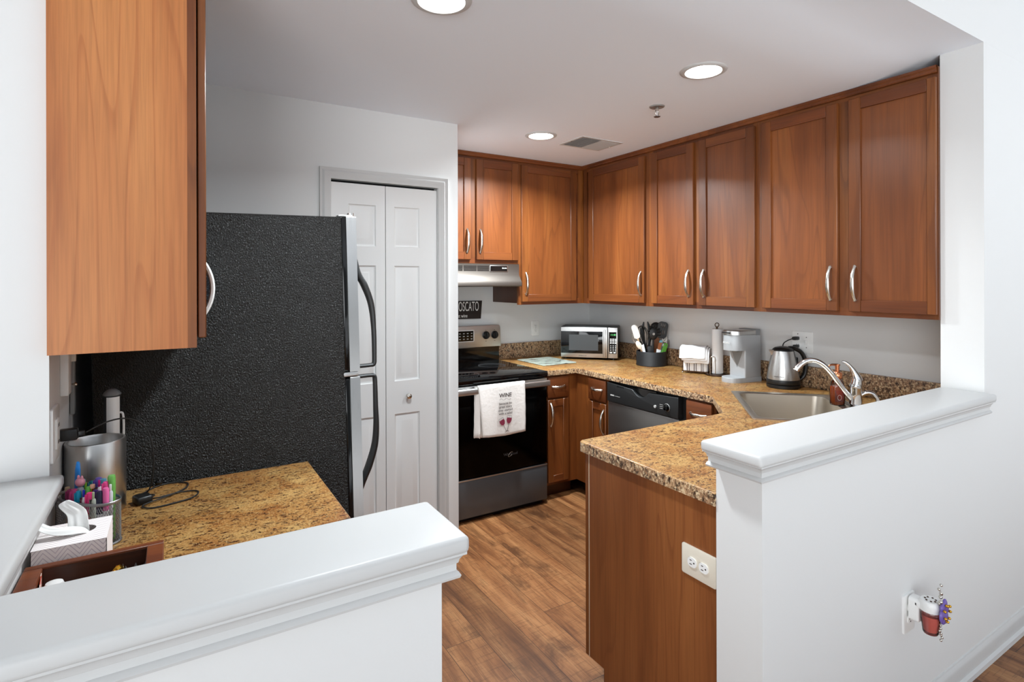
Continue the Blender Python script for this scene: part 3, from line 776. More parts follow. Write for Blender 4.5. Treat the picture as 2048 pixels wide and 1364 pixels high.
# jewelled flower clip on the front
mb = MB()
for k in range(9):
    mb.sphere((-.004 + .010 * math.sin(k * 1.7), -.086 - .004 * math.cos(k * 2.1), .058 + k * .0095), .0072 - k * .0003)
for k in range(10):
    mb.sphere((.006 * math.sin(k), -.086 + .002 * (k % 2), .03 - k * .0085), .0044)
mb.build('bead', 'nickel', t)
mb = MB()
for k, a in enumerate((20, 75, 130, 200, 250, 310)):
    c, s_ = math.cos(R(a)), math.sin(R(a))
    mb.sphere((.016 * c, -.094, .050 + .024 * s_), .016, (.9, .4, 1.3 if k % 2 else .9))
mb.build('petal', color('#6f5aa8', .3), t)
mb = MB()
for k in range(14):
    mb.sphere((.020 * math.cos(k * .9), -.102 - .002 * (k % 3), .052 + .026 * math.sin(k * .9)), .0042)
mb.build('gem', 'gold', t)

# ================================================================== stove wall sign, towel, cutting board
t = thing('wall_sign', 'dark wooden sign with white lettering above the stove', 'sign', (-1.165, .06, 1.318), 0)
MB().prism([(-.145, -.069), (.122, -.072), (.133, .069), (-.138, .069)], 0, .012, mat=FRONT, bev=.001).build('board', 'sign_brown', t)
text('lettering', 'MOSCATO', .104, 'white_ink', t, (-.002, -.0125, .022), sx=.42)
text('lettering', 'sweet wine', .040, 'white_ink', t, (-.062, -.0125, -.047), sx=.72)

t = thing('dish_towel', 'white dish towel printed with wine glasses hanging on the oven handle', 'towel', (-1.300, -.712, 0), 0)
def cloth(x0, x1, ztop, zb, y, wav, sk_=0, n=26, m_=18):
    rs = []
    for j in range(m_ + 1):
        f = j / m_; z = ztop + (zb - ztop) * f
        rs.append([(x0 + (x1 - x0) * i / n + sk_ * f * (1 - i / n), y - wav * f * (math.sin(i * .55) * .6 + math.sin(i * .23 + 1.3)) - .004 * math.sin(f * 3.1) + .0008 * math.sin(i * 1.9 + j * 1.3), z - (.012 * math.sin(i / n * 3.0) * f)) for i in range(n + 1)])
    return rs
fr = cloth(-.172, .178, .868, .548, -.002, .004, sk_=.030)
top = [[(p[0], -.002 + .011 * (1 - math.cos(R(a))) , .868 + .009 * math.sin(R(a))) for p in fr[0]] for a in (150, 120, 90, 60, 30)]
mb = MB().rings(top + fr)
o = mb.build('front_flap', 'towel_cloth', t, ang=80)
so = o.modifiers.new('t', 'SOLIDIFY'); so.thickness = .0022
bk = cloth(-.188, .05, .868, .548, .024, .003, sk_=-.006)
mb = MB().rings([[(p[0], .022 - .0, .868) for p in bk[0]]] + bk)
fold = [[(-.183 - .012 * f + .004 * math.sin(k * 1.2), -.004 + .022 * k / 6, .850 - f * .305 - .004 * k) for k in range(7)] for f in [j / 10 for j in range(11)]]
o = mb.build('back_flap', 'towel_cloth', t, ang=80); o.modifiers.new('t', 'SOLIDIFY').thickness = .002
mb = MB().rings([[(-.186 + .032 * k / 6 - .006 * f, -.003 + .020 * (1 - k / 6) ** 1.5, .845 - f * .300 + .008 * math.sin(k * .6)) for k in range(7)] for f in [j / 10 for j in range(11)]])
o = mb.build('side_fold', 'towel_cloth', t, ang=80); o.modifiers.new('t', 'SOLIDIFY').thickness = .002
ty = -.0125
text('print', 'WINE', .036, 'ink', t, (.022, ty, .800), off=.0006)
for k, s_ in enumerate(('because no', 'great story', 'ever started', 'with a salad')):
    text('print', s_, .0225, 'ink', t, (.022, ty - .0005, .748 - .0215 * k), sx=.95)
MB().tube([(-.022 + .0055 * k, ty, .775 + .005 * math.sin(k * .85)) for k in range(16)], .0009, n=5).build('print', 'ink', t)
def glass_print(cx, cz, tilt, s_=1.0):
    mb = MB(); m_ = Matrix.Translation((cx, ty - .001, cz)) @ Matrix.Rotation(R(tilt), 4, 'Y') @ Matrix.Scale(s_, 4)
    mb.prism([(-.018, .012), (.018, .012), (.019, -.004), (.012, -.020), (0, -.026), (-.012, -.020), (-.019, -.004)], 0, .0006, mi=1, mat=m_ @ FRONT)
    mb.tube([(0, 0, -.026), (0, 0, -.072)], .0011, n=5, mat=m_).tube([(-.012, 0, -.072), (.012, 0, -.074)], .0011, n=5, mat=m_)
    mb.tube([(-.018, 0, .012), (-.017, 0, .024), (.017, 0, .024), (.018, 0, .012)], .0008, n=5, mat=m_)
    mb.build('print', ['ink', 'wine_red'], t)
glass_print(-.004, .632, 25 * -1); glass_print(.048, .640, 10)

t = thing('cutting_board', 'pale glass cutting board with a dark pattern on the counter beside the stove', 'cutting board', (-.640, -.272, .914), 0)
MB().prism(rrect(.31, .37, .012, 4), .003, .0075, bev=.001, seg=1).build('board', 'board_glass', t)
mb = MB()
for a in (-.14, .14):
    for b in (-.17, .17): mb.cyl((a, b, 0), (a, b, .0035), .007, n=12)
mb.build('rubber_foot', 'rubber', t)

# ================================================================== microwave
t = thing('microwave', 'stainless microwave oven standing diagonally in the counter corner', 'microwave', (-.288, -.3595, .914), R(-45.5))
w2, hh, z0 = .2265, .247, .014
MB().box(-w2, .012, z0, w2, .245, z0 + hh, bev=.005).build('body', 'black_satin', t)
dr = MB().box(-w2 + .002, -.012, z0 + .003, .146, .012, z0 + hh - .003, bev=.004).build('door', 'steel_h', t)
MB().box(-w2 + .004, -.0135, z0 + .036, .108, -.010, z0 + hh - .036, bev=.001).build('window', 'black_glass', dr)
MB().box(-.158, -.0145, z0 + .06, .073, -.0132, z0 + hh - .062).build('screen_mesh', color('#4a4c4d', .12), dr)
MB().box(.119, -.040, z0 + .010, .132, -.028, z0 + hh - .018, bev=.004).box(.119, -.03, z0 + .015, .132, -.01, z0 + .035).box(.119, -.03, z0 + hh - .043, .132, -.01, z0 + hh - .023).build('handle', 'steel_v', dr)
text('lettering', 'EMERSON', .014, 'steel_dark', dr, (-.05, -.0126, z0 + .017))
pn = MB().box(.149, -.012, z0 + .003, w2 - .002, .012, z0 + hh - .003, bev=.004).build('control_panel', 'steel_h', t)
kp = MB().box(.158, -.0135, z0 + .038, w2 - .011, -.011, z0 + hh - .038).build('keypad', 'black_gloss', pn)
text('clock_digits', '11:48', .019, 'led_green', kp, (.190, -.0138, z0 + .187))
mb = MB()
for j in range(4):
    for i in range(3): mb.box(.166 + i * .018, -.0142, z0 + .118 + j * .011, .179 + i * .018, -.0134, z0 + .124 + j * .011)
for j in range(4):
    for i in range(3): mb.box(.169 + i * .018, -.0142, z0 + .060 + j * .013, .175 + i * .018, -.0134, z0 + .066 + j * .013)
mb.box(.164, -.0142, z0 + .044, .182, -.0134, z0 + .052).box(.192, -.0142, z0 + .044, .210, -.0134, z0 + .052)
mb.build('button', 'outlet_white', kp)
mb = MB()
for a in (-.19, .19):
    for b in (.03, .21): mb.cyl((a, b, 0), (a, b, z0 + .002), .012, n=14)
mb.build('foot', 'black_plastic', t)

# ================================================================== utensil crock and utensils
UC = Vector((-.078, -.828, .914)); UR = .110
t = thing('utensil_crock', 'low round black utensil crock on the counter', 'crock', UC, 0)
MB().lathe([(0, 0), (UR, 0), (UR + .002, .003), (UR + .001, .012), (UR, .014), (UR, .103), (UR - .001, .105), (UR - .006, .105), (UR - .007, .008), (0, .008)], n=56).build('crock_body', 'black_satin', t)
VX = Vector((.853, -.521)); VY = Vector((.521, .853))          # across and along the line of sight from the room
def ut(name, label, cat, a, d, lean_a, lean_d=0.0):
    """a utensil standing in the crock: foot a across / d deep, leaning sideways"""
    p = UC.to_2d() + VX * a + VY * d
    r_ = thing(name, label, cat, (p.x, p.y, .926), R(-31.4), 'utensils standing in the black crock')
    r_.rotation_euler = (R(-lean_d), R(lean_a), R(-31.4))
    return r_
blk, cream, white = 'black_satin', color('#eadfce', .5), color('#efece6', .45)
def handle(r_, L, m_, r0=.006, r1=.005): return MB().tube([(0, 0, 0), (0, 0, L * .5), (0, 0, L)], [r0, r1 * .9, r1], n=10).build('handle', m_, r_)
r_ = ut('spatula', 'white silicone spatula leaning far left in the black crock', 'spatula', -.055, -.03, -16)
handle(r_, .20, color('#d9b48c', .5)); MB().prism(rrect(.046, .105, .020, 5, 0, .245), -.005, .005, mat=FRONT, bev=.003).build('blade', white, r_)
r_ = ut('whisk', 'silver wire whisk at the left of the black crock', 'whisk', -.050, .02, -17)
handle(r_, .12, 'nickel'); mb = MB()
for k in range(5):
    a = R(36 * k); mb.tube([(0, 0, .11), (.030 * math.cos(a), .030 * math.sin(a), .18), (.026 * math.cos(a), .026 * math.sin(a), .225), (0, 0, .245), (-.026 * math.cos(a), -.026 * math.sin(a), .225), (-.030 * math.cos(a), -.030 * math.sin(a), .18), (0, 0, .11)], .0011, n=6, smooth=5)
mb.build('wires', 'chrome', r_)
r_ = ut('spoon', 'cream plastic spoon hanging out low at the left of the black crock', 'spoon', -.012, -.045, -33)
handle(r_, .135, cream); MB().sphere((0, 0, .165), .024, (.8, .3, 1.5)).build('bowl', cream, r_)
r_ = ut('whisk', 'black wire whisk left of centre in the black crock', 'whisk', -.028, .0, -10)
handle(r_, .11, blk); mb = MB()
for k in range(6):
    a = R(30 * k); mb.tube([(0, 0, .10), (.040 * math.cos(a), .040 * math.sin(a), .20), (.035 * math.cos(a), .035 * math.sin(a), .255), (0, 0, .283), (-.035 * math.cos(a), -.035 * math.sin(a), .255), (-.040 * math.cos(a), -.040 * math.sin(a), .20), (0, 0, .10)], .0021, n=6, smooth=5)
mb.build('wires', blk, r_)
r_ = ut('tongs', 'black tongs with two pointed tips at the back of the black crock', 'tongs', -.012, .06, -3)
mb = MB()
for s_ in (-1, 1): mb.tube([(0, 0, .02), (s_ * .02, 0, .15), (s_ * .030, 0, .22), (s_ * .014, 0, .305)], [.006, .008, .015, .003], n=8, smooth=4, flat=(.5, 1.2), up=(0, 1, 0))
mb.build('arms', blk, r_)
r_ = ut('spaghetti_server', 'black spaghetti server with teeth in the middle of the crock', 'server', .0, -.04, 1)
handle(r_, .18, blk, .007, .006); mb = MB().sphere((0, 0, .225), .036, (1, .35, 1.35))
for k in range(9):
    a = R(-10 + 200 * k / 8 - 5); mb.tube([(.032 * math.cos(a), -.004, .225 + .044 * math.sin(a)), (.044 * math.cos(a), -.022, .228 + .058 * math.sin(a)), (.047 * math.cos(a), -.038, .230 + .062 * math.sin(a))], [.006, .005, .003], n=6)
hd = mb.build('bowl', blk, r_)
MB().cyl((0, -.0135, .222), (0, -.0128, .222), .009, n=16).build('drain_hole', 'grille_grey', hd)
r_ = ut('ladle', 'black ladle between the server and the slotted turner', 'ladle', .018, .03, 5)
handle(r_, .20, blk); MB().sphere((0, .0, .255), .045, (1, .6, 1.1)).build('bowl', blk, r_)
r_ = ut('slotted_turner', 'black slotted turner standing tallest at the right', 'turner', .030, -.01, 11)
handle(r_, .18, blk)
holes = [[(x + .0035 * math.cos(R(a)), z + .018 * math.sin(R(a))) for a in range(0, 360, 45)] for x, z in ((-.02, .24), (-.007, .235), (.007, .235), (.02, .24), (-.013, .285), (0, .285), (.013, .285))]
MB().prism(rrect(.078, .125, .028, 6, 0, .252), -.002, .002, holes=holes, mat=FRONT).build('blade', blk, r_)
r_ = ut('spatula', 'wooden spatula with a white band at the front of the crock', 'spatula', .018, -.055, 12)
MB().prism([(-.008, 0), (.008, 0), (.011, .10), (.014, .165), (-.012, .160)], -.003, .003, mat=FRONT).build('blade', color('#a9683f', .5), r_)
MB().prism([(-.013, .075), (.013, .080), (.016, .110), (-.016, .112)], -.0035, .0035, mat=FRONT).build('band', 'paper_white', r_)
r_ = ut('spatula', 'brown wooden spatula behind the slotted turner handle', 'spatula', .030, .02, 4)
MB().prism([(-.006, 0), (.006, 0), (.018, .15), (.02, .20), (-.018, .205)], -.003, .003, mat=FRONT).build('blade', color('#8f5733', .5), r_)
r_ = ut('peeler', 'bright green peeler at the front right of the crock', 'peeler', .045, -.06, 17)
MB().prism(rrect(.030, .105, .013, 5, 0, .110), -.006, .006, holes=[[(.007 * math.cos(R(a)), .147 + .007 * math.sin(R(a))) for a in range(0, 360, 30)]], mat=FRONT, bev=.002).box(-.006, -.004, 0, .006, .004, .06).build('handle', color('#5fae3a', .4), r_)
r_ = ut('spatula', 'small pale blue spatula just behind the green peeler', 'spatula', .040, -.02, 9)
MB().prism(rrect(.022, .15, .009, 4, 0, .10), -.003, .003, mat=FRONT).build('blade', color('#8fd3e6', .4), r_)
r_ = ut('measuring_spoon', 'clear plastic measuring spoon right of the green peeler', 'spoon', .063, -.055, 6)
MB().box(-.006, -.002, 0, .006, .002, .13).sphere((0, 0, .14), .012, (1, .5, 1.2)).build('handle', color('#c9d3da', .2), r_)
r_ = ut('knife', 'knife with a white striped handle at the left front of the crock', 'knife', -.045, -.06, -14)
MB().prism([(-.007, .02), (.007, .02), (.010, .15), (-.009, .145)], -.004, .004, mat=FRONT).build('handle', color('#e5e8ee', .4), r_)
r_ = ut('scissors', 'kitchen scissors with white loop handles at the right of the crock', 'scissors', .072, .01, 8)
MB().box(-.008, -.002, 0, .008, .002, .13).build('blade', 'nickel', r_)
mb = MB()
for s_, z in ((-1, .155), (1, .180)): mb.tube([(.004 + .016 * math.cos(R(a)), 0, z + .020 * math.sin(R(a))) for a in range(0, 360, 30)], .004, n=8, closed=True)
mb.build('handle', white, r_)
r_ = ut('potato_masher', 'wire potato masher at the far right of the crock', 'masher', .066, .05, 9)
handle(r_, .14, 'nickel'); mb = MB().tube([(0, 0, .14), (-.020, 0, .17), (-.022, 0, .262), (.022, 0, .262), (.020, 0, .17), (0, 0, .14)], .0022, n=7, smooth=2).tube([(-.024, 0, .262), (-.012, .01, .268), (0, -.008, .262), (.012, .01, .268), (.026, 0, .262)], .003, n=7, smooth=3)
mb.build('frame', 'nickel', r_)
r_ = ut('grater', 'flat grey grater leaning out at the right edge of the crock', 'grater', .078, .03, 22)
MB().prism(rrect(.030, .165, .006, 3, 0, .10), -.001, .001, mat=FRONT).build('plate', color('#9a9a98', .35, 1), r_)
r_ = ut('basting_brush', 'black basting brush at the left front of the crock', 'brush', -.012, -.062, -6)
MB().box(-.022, -.012, .06, .022, .012, .135, bev=.004).box(-.006, -.005, 0, .006, .005, .07).build('handle', blk, r_)

# ================================================================== napkins
NX, NY = -.098, -1.258
t = thing('napkin_holder', 'dark wire napkin holder full of white napkins on the counter', 'napkin holder', (NX, NY, .914), R(-62))
mb = MB(); L2 = .082
for y in (-.034, .034):
    mb.tube([(-L2, y, .014), (L2, y, .014)], .0022, n=8)
    for a in (-.068, -.022, .024, .068):
        mb.tube([(a - .016, y, .014), (a - .016, y, .080), (a - .009, y, .092), (a + .009, y, .092), (a + .016, y, .080), (a + .016, y, .014)], .0019, n=8, smooth=2)
for a in (-L2, -.03, .03, L2): mb.tube([(a, -.034, .014), (a, .034, .014)], .0022, n=8)
mb.build('wire_frame', 'bronze', t)
mb = MB()
for a in (-L2, L2):
    for y in (-.034, .034): mb.sphere((a, y, .006), .006)
mb.build('foot', 'nickel', t)
T = Matrix.Translation((NX, NY, .914)) @ Matrix.Rotation(R(-62), 4, 'Z')
nlab = ['front white napkin standing in the wire holder', 'second white napkin standing in the wire holder', 'third white napkin standing in the wire holder', 'fourth white napkin standing in the wire holder', 'rearmost white napkin standing in the wire holder']
for k in range(5):
    y = -.026 + k * .013
    o = thing('napkin', nlab[k], 'napkin', T @ Vector((0, y, .0165)), R(-62), 'white napkins')
    MB().box(-.078, -.0055, 0, .076 + .004 * (k % 2), .0055, (.152 - .006 * (k % 3)), bev=.0045, seg=3).build('folded_sheet', 'paper_white', o)
for k, (lab, dx, dz) in enumerate((('lowest white napkin draped over the standing napkins', .012, 0), ('middle white napkin draped over the standing napkins', 0, .0075), ('topmost white napkin draped over the standing napkins', -.012, .015))):
    o = thing('napkin', lab, 'napkin', T @ Vector((dx, 0, 0)), R(-62), 'white napkins')
    rs = []
    prof = [(-.056 - .004 * k, .072 + .012 * k), (-.053, .10), (-.048, .146), (-.038, .166), (0, .176), (.038, .170), (.050, .152), (.066, .128 + .004 * k), (.084, .112)]
    for (y, z) in prof:
        rs.append([(x, y - dz * (1 if y < -.03 else -1 if y > .03 else 0) * .8, z + dz + .002 * math.sin(x * 70 + k) - .08 * abs(min(0, x + .02)) * (1 if y < 0 else .4)) for x in [-.085 + .168 * i / 12 for i in range(13)]])
    ob = MB().rings(rs).build('folded_sheet', 'paper_white', o, ang=85)
    ob.modifiers.new('t', 'SOLIDIFY').thickness = .006
    ob.modifiers.new('s', 'SUBSURF').render_levels = 1

# ================================================================== paper towels
PX, PY = -.045, -1.385
t = thing('paper_towel_holder', 'bronze upright paper towel holder with a ring on top', 'paper towel holder', (PX, PY, .914), 0)
MB().lathe([(0, 0), (.072, 0), (.076, .003), (.075, .007), (.066, .010), (0, .011)], n=48).build('base', 'bronze', t)
mb = MB().cyl((0, 0, .008), (0, 0, .320), .006)
mb.build('post', 'bronze', t)
MB().tube([(.012 * math.sin(R(a)) , .0 - .006 * math.sin(R(a)), .331 - .013 * math.cos(R(a))) for a in range(0, 360, 24)], .0028, n=8, closed=True).build('ring', 'bronze', t)
MB().tube([(-.056, .010, .008), (-.056, .010, .108), (-.052, .0, .124), (-.044, -.012, .124), (-.040, -.018, .108), (-.040, -.018, .008)], .0028, n=8, smooth=3).build('tension_arm', 'nickel', t)
t = thing('paper_towel_roll', 'thin white paper towel roll standing on the bronze holder', 'paper towels', (PX, PY, .926), 0)
MB().lathe([(.010, 0), (.031, 0), (.0325, .002), (.0325, .29), (.031, .292), (.010, .292), (.010, 0)], n=40).rings([[(.0325 * math.cos(a), .0325 * math.sin(a), z) for a in (-2.0, -1.7)] + [(.0325 * math.cos(-1.4) + .003, .0325 * math.sin(-1.4) - .002, z), (.033 * math.cos(-1.0) + .006, .033 * math.sin(-1.0) - .002, z)] for z in (.002, .15, .20)]).build('roll', 'paper_white', t)

# ================================================================== coffee maker (front faces the room, -X)
t = thing('coffee_maker', 'grey single-serve coffee maker between paper towels and kettle', 'coffee maker', (-.095, -1.605, .914), R(-98))
K = 'keurig_grey'
def dpath(r, yb, yf, n=10):
    """D outline: rounded nose towards -Y"""
    pts = [(r, yb), (r, yf + r)] + [(r * math.cos(R(a)), yf + r - r * math.sin(R(a))) for a in [180 * k / n for k in range(1, n)]] + [(-r, yf + r), (-r, yb)]
    return pts[::-1]
MB().prism(dpath(.064, .10, -.135), 0, .030, bev=.003).build('drip_base', K, t)
MB().prism(rrect(.128, .135, .010, 4, 0, .0325), .03, .285, bev=.002).build('body', K, t)
hd = MB().prism(dpath(.066, .05, -.120), .195, .290, bev=.003).build('brew_head', K, t)
MB().prism(dpath(.067, .05, -.124), .2905, .318, bev=.006).build('lid', 'steel_h', t)
MB().box(-.030, -.131, .300, .030, -.110, .307, bev=.002).build('lid_handle', 'black_satin', t)
MB().prism(rrect(.124, .062, .010, 4, 0, .068), .262, .322, bev=.003).build('water_tank', 'keurig_dark', t)
MB().prism([(-.046, .192), (.046, .192), (0, .085)], .0348, .0358, mat=FRONT).build('funnel_recess', 'keurig_dark', t)
MB().cyl((0, -.045, .195), (0, -.045, .180), .018, .013).build('spout', 'keurig_dark', t)
text('lettering', 'KEURIG', .016, 'outlet_white', hd, (.0, -.1208, .242))
# ================================================================== kettle
t = thing('electric_kettle', 'stainless electric kettle with a black handle and base', 'kettle', (-.072, -1.868, .914), R(-40))
MB().lathe([(0, 0), (.086, 0), (.090, .004), (.090, .018), (.084, .022), (0, .022)], n=48).build('power_base', 'black_plastic', t)
b_ = MB().lathe([(0, .024), (.086, .024), (.088, .030), (.087, .060), (.080, .110), (.069, .165), (.060, .205), (.057, .215), (0, .215)], n=56).build('body', 'steel_v', t)
MB().lathe([(.0885, .024), (.0893, .028), (.0893, .046), (.088, .050), (.085, .05)], n=56).build('bottom_band', 'black_plastic', t)
MB().lathe([(.0585, .213), (.056, .222), (.045, .231), (.020, .237), (0, .238)], n=40).build('lid', 'black_plastic', t)
MB().rings([[(-.050, -.022, .180), (-.058, 0, .172), (-.050, .022, .180)], [(-.052, -.018, .205), (-.074, 0, .203), (-.052, .018, .205)], [(-.052, -.016, .217), (-.080, 0, .218), (-.052, .016, .217)]]).build('spout', 'steel_v', t)
MB().tube([(.030, 0, .230), (.062, 0, .226), (.098, 0, .205), (.118, 0, .165), (.122, 0, .115), (.112, 0, .070), (.090, 0, .046), (.080, 0, .045)], [.012, .015, .015, .014, .014, .014, .013, .010], n=12, smooth=5, flat=(.8, 1.25), up=(0, 0, 1)).build('handle', 'black_plastic', t)
MB().box(.066, -.010, .070, .084, .010, .175, bev=.004, mat=Matrix.Translation((-.004, 0, 0))).build('water_gauge', 'black_gloss', t)
text('lettering', 'Hamilton Beach', .0085, 'ink', b_, (-.046, -.0735, .070), (R(99), 0, R(-32)))
t = thing('kettle_cord', 'black kettle cord plugged into the double wall plate', 'cord', (.03, -1.885, 1.19), 0)
MB().box(-.022, -.012, -.008, .022, .012, .012, bev=.005, mat=Matrix.Translation((.001, .003, .002))).build('plug', 'black_plastic', t)
MB().tube([(-.012, .006, .004), (-.040, .030, -.010), (-.045, .055, -.04), (-.02, .06, -.12), (0, .055, -.22), (0, .06, -.27), (-.02, .05, -.2735), (-.04, .045, -.2735)], .0032, n=8, smooth=5).build('cable', 'rubber', t)
t = thing('power_plug', 'second black plug in the lower socket behind the kettle', 'plug', (.035, -1.881, 1.148), 0)
MB().box(-.018, -.011, -.010, .020, .011, .008, bev=.004).build('plug_body', 'black_plastic', t)
MB().tube([(-.014, 0, -.004), (-.024, .002, -.03), (-.02, .01, -.12), (-.008, .02, -.22), (-.015, .03, -.2315)], .003, n=8, smooth=4).build('cable', 'rubber', t)

# ================================================================== sink and faucet
t = thing('kitchen_sink', 'stainless corner sink set diagonally in the worktop', 'sink', (s1.x, s1.y, .914), R(-135))
def rr_(a0, a1, b0, b1, r, z, n=6):
    return [(x, y, z) for x, y in rrect(a1 - a0, b1 - b0, r, n, (a0 + a1) / 2, (b0 + b1) / 2)]
rim = [rr_(0, SW, 0, SD, .012, .0), rr_(0, SW, 0, SD, .012, .004), rr_(.006, SW - .006, .006, SD - .006, .012, .006), rr_(.030, SW - .030, .030, SD - .10, .05, .0045),
       rr_(.036, SW - .036, .036, SD - .106, .055, .0), rr_(.050, SW - .050, .050, SD - .12, .06, -.150), rr_(.085, SW - .085, .085, SD - .155, .06, -.172), rr_(.29, SW - .29, .19, SD - .26, .03, -.176)]
MB().rings(rim, closed=True, cap=False).prism(rrect(SW - .58, SD - .45, .03, 6, SW / 2, (SD - .07) / 2), -.178, -.1755).build('basin', 'steel_sink', t)
MB().lathe([(0, -.172), (.040, -.172), (.043, -.175), (.043, -.19), (0, -.19)], c=(SW / 2, .245, 0), n=32).build('drain', 'chrome', t)
t = thing('faucet', 'chrome kitchen faucet with a curved spout and lever', 'faucet', (-.262, -2.368, .9195), R(-45))
mb = MB().prism(rrect(.056, .24, .026, 6), .0, .012, bev=.004)
mb.build('base_plate', 'chrome', t)
MB().lathe([(0, .010), (.030, .010), (.028, .030), (.026, .050), (.026, .078), (.028, .085), (.0285, .100), (.026, .108), (0, .11)], n=36).build('body', 'chrome', t)
MB().tube([(-.012, 0, .030), (-.030, 0, .048), (-.062, 0, .090), (-.105, 0, .155), (-.150, 0, .202), (-.195, 0, .218), (-.232, 0, .206), (-.258, 0, .180), (-.268, 0, .166)], [.016, .0135, .0125, .012, .012, .0125, .0135, .015, .016], n=16, smooth=6).build('spout', 'chrome', t)
MB().tube([(.004, 0, .105), (.006, 0, .130), (-.004, 0, .158), (-.022, 0, .190), (-.045, 0, .212), (-.060, 0, .214)], [.027, .024, .016, .0085, .006, .005], n=16, smooth=5, flat=(1, .9)).build('lever', 'chrome', t)
MB().tube([(.020, 0, .050), (.045, -.004, .066), (.070, -.010, .064), (.088, -.016, .040), (.092, -.018, .012)], [.010, .012, .011, .010, .010], n=12, smooth=5).build('side_spray', 'chrome', t)

t = thing('soap_dispenser', 'amber hand soap bottle with a copper pump beside the faucet', 'soap dispenser', (-.300, -2.300, .9185), R(-20))
bt = MB().lathe([(0, 0), (.033, 0), (.036, .004), (.037, .02), (.036, .085), (.030, .112), (.018, .128), (.016, .134), (0, .134)], n=40, sy=.8).build('bottle', 'glass_clear', t)
MB().lathe([(0, .003), (.0335, .003), (.0348, .02), (.034, .080), (.0325, .092), (0, .092)], n=36, sy=.79).build('soap', 'soap_amber', t)
MB().lathe([(0, .130), (.021, .130), (.0225, .134), (.0225, .156), (.018, .162), (.010, .164), (.010, .192), (.013, .194), (.013, .200), (0, .202)], n=28).tube([(0, 0, .197), (-.030, 0, .199), (-.046, 0, .195), (-.048, 0, .190)], [.006, .005, .0045, .004], n=10).build('pump', 'copper', t)
MB().rings([[(.0355 * math.cos(R(a)), .0290 * math.sin(R(a)) - .0005, z) for a in range(215, 300, 10)] for z in (.018, .075)]).build('label', color('#8c2f1c', .4), t)
MB().rings([[(.0372 * math.cos(R(250)) + .012 * s_ * math.cos(R(a)) - .001, .0301 * math.sin(R(250)) - .0015, .040 + .014 * s_ * math.sin(R(a))) for a in range(0, 360, 20)] for s_ in (1, .82)], closed=True, cap=False).build('emblem', color('#e7cfc6', .4), t)

# ================================================================== left counter
t = thing('steel_canister', 'brushed stainless double-wall canister behind the pens', 'canister', (-3.291, -1.945, .914), 0)
MB().lathe([(0, 0), (.066, 0), (.068, .003), (.068, .190), (.0665, .193), (.062, .193), (.060, .188), (.060, .012), (0, .010)], n=64).build('wall', 'steel_v', t)
t = thing('slim_tower', 'slim upright white-fronted gadget with a grey domed cap by the refrigerator', 'gadget', (-3.262, -1.852, .914), 0)
MB().lathe([(0, 0), (.020, 0), (.020, .295), (0, .295)], n=32).build('column', 'black_satin', t)
MB().rings([[(.0205 * math.cos(R(a)), .0205 * math.sin(R(a)), z) for a in range(235, 345, 10)] for z in (.005, .29)]).build('front_panel', 'outlet_white', t)
MB().lathe([(0, .312), (.010, .310), (.018, .304), (.0225, .297), (.021, .294), (0, .294)], n=32).build('cap', 'keurig_dark', t)
MB().tube([(.019, -.006, .16), (.026, -.008, .165), (.028, -.008, .20), (.026, -.008, .238), (.019, -.006, .243)], .003, n=8, smooth=4).build('bracket', 'outlet_white', t)
t = thing('wall_keypad', 'white wall-mounted box seen edge-on under the left cabinet', 'wall box', (-3.36, -1.985, 1.31), R(90))
MB().box(-.010, -.018, -.072, .040, 0, .085, bev=.003).build('housing', 'outlet_white', t)
MB().box(.047, -.026, .010, .062, 0, .034, bev=.002).build('latch', 'outlet_ivory', t)
MB().cyl((.055, -.002, -.052), (.055, -.022, -.052), .003).sphere((.055, -.024, -.052), .005).build('hook', 'nickel', t)
t = thing('hanging_strip', 'thin grey strip hanging on the left wall beside the refrigerator', 'strip', (-3.358, -1.835, 1.28), R(90))
MB().box(-.012, -.010, -.118, .012, 0, .10, bev=.002).build('board', color('#8f8f8d', .5), t)

t = thing('power_cable', 'thin black cable looping from the left outlet down to the counter', 'cable', (-3.352, -2.055, 1.152), 0)
MB().box(-.002, -.012, -.014, .036, .014, .014, bev=.004).box(.036, -.006, -.006, .050, .006, .006, bev=.002).build('plug', 'black_plastic', t)
P_ = Vector((-3.352, -2.055, 1.152))
W = [(-3.30, -2.055, 1.153), (-3.26, -2.03, 1.168), (-3.22, -2.0, 1.166), (-3.185, -1.975, 1.140), (-3.165, -1.96, 1.09), (-3.160, -1.95, 1.02), (-3.17, -1.93, .945), (-3.20, -1.90, .9175), (-3.16, -1.83, .917), (-3.11, -1.815, .917), (-3.075, -1.845, .917), (-3.085, -1.895, .918), (-3.13, -1.945, .920), (-3.165, -1.965, .919), (-3.185, -1.985, .918), (-3.165, -2.010, .917), (-3.12, -2.005, .917), (-3.07, -1.985, .917), (-3.05, -1.95, .917), (-3.06, -1.925, .917), (-3.10, -1.92, .918), (-3.15, -1.945, .921), (-3.17, -1.93, .919), (-3.16, -1.90, .917), (-3.20, -1.885, .917)]
MB().tube([Vector(p) - P_ for p in W], .0020, n=8, smooth=6).build('cord', 'rubber', t)
t = thing('power_adapter', 'small black power adapter lying by the steel canister', 'adapter', (-3.188, -1.945, .914), R(20))
MB().box(-.018, -.022, 0, .022, .022, .022, bev=.006, seg=3).build('housing', 'black_plastic', t)
t = thing('cable_clip', 'tiny clear clip holding the cable at the refrigerator', 'clip', (-3.150, -1.818, .914), 0)
MB().sphere((0, 0, .010), .010, (1, .7, 1)).build('clip_body', 'black_gloss', t)

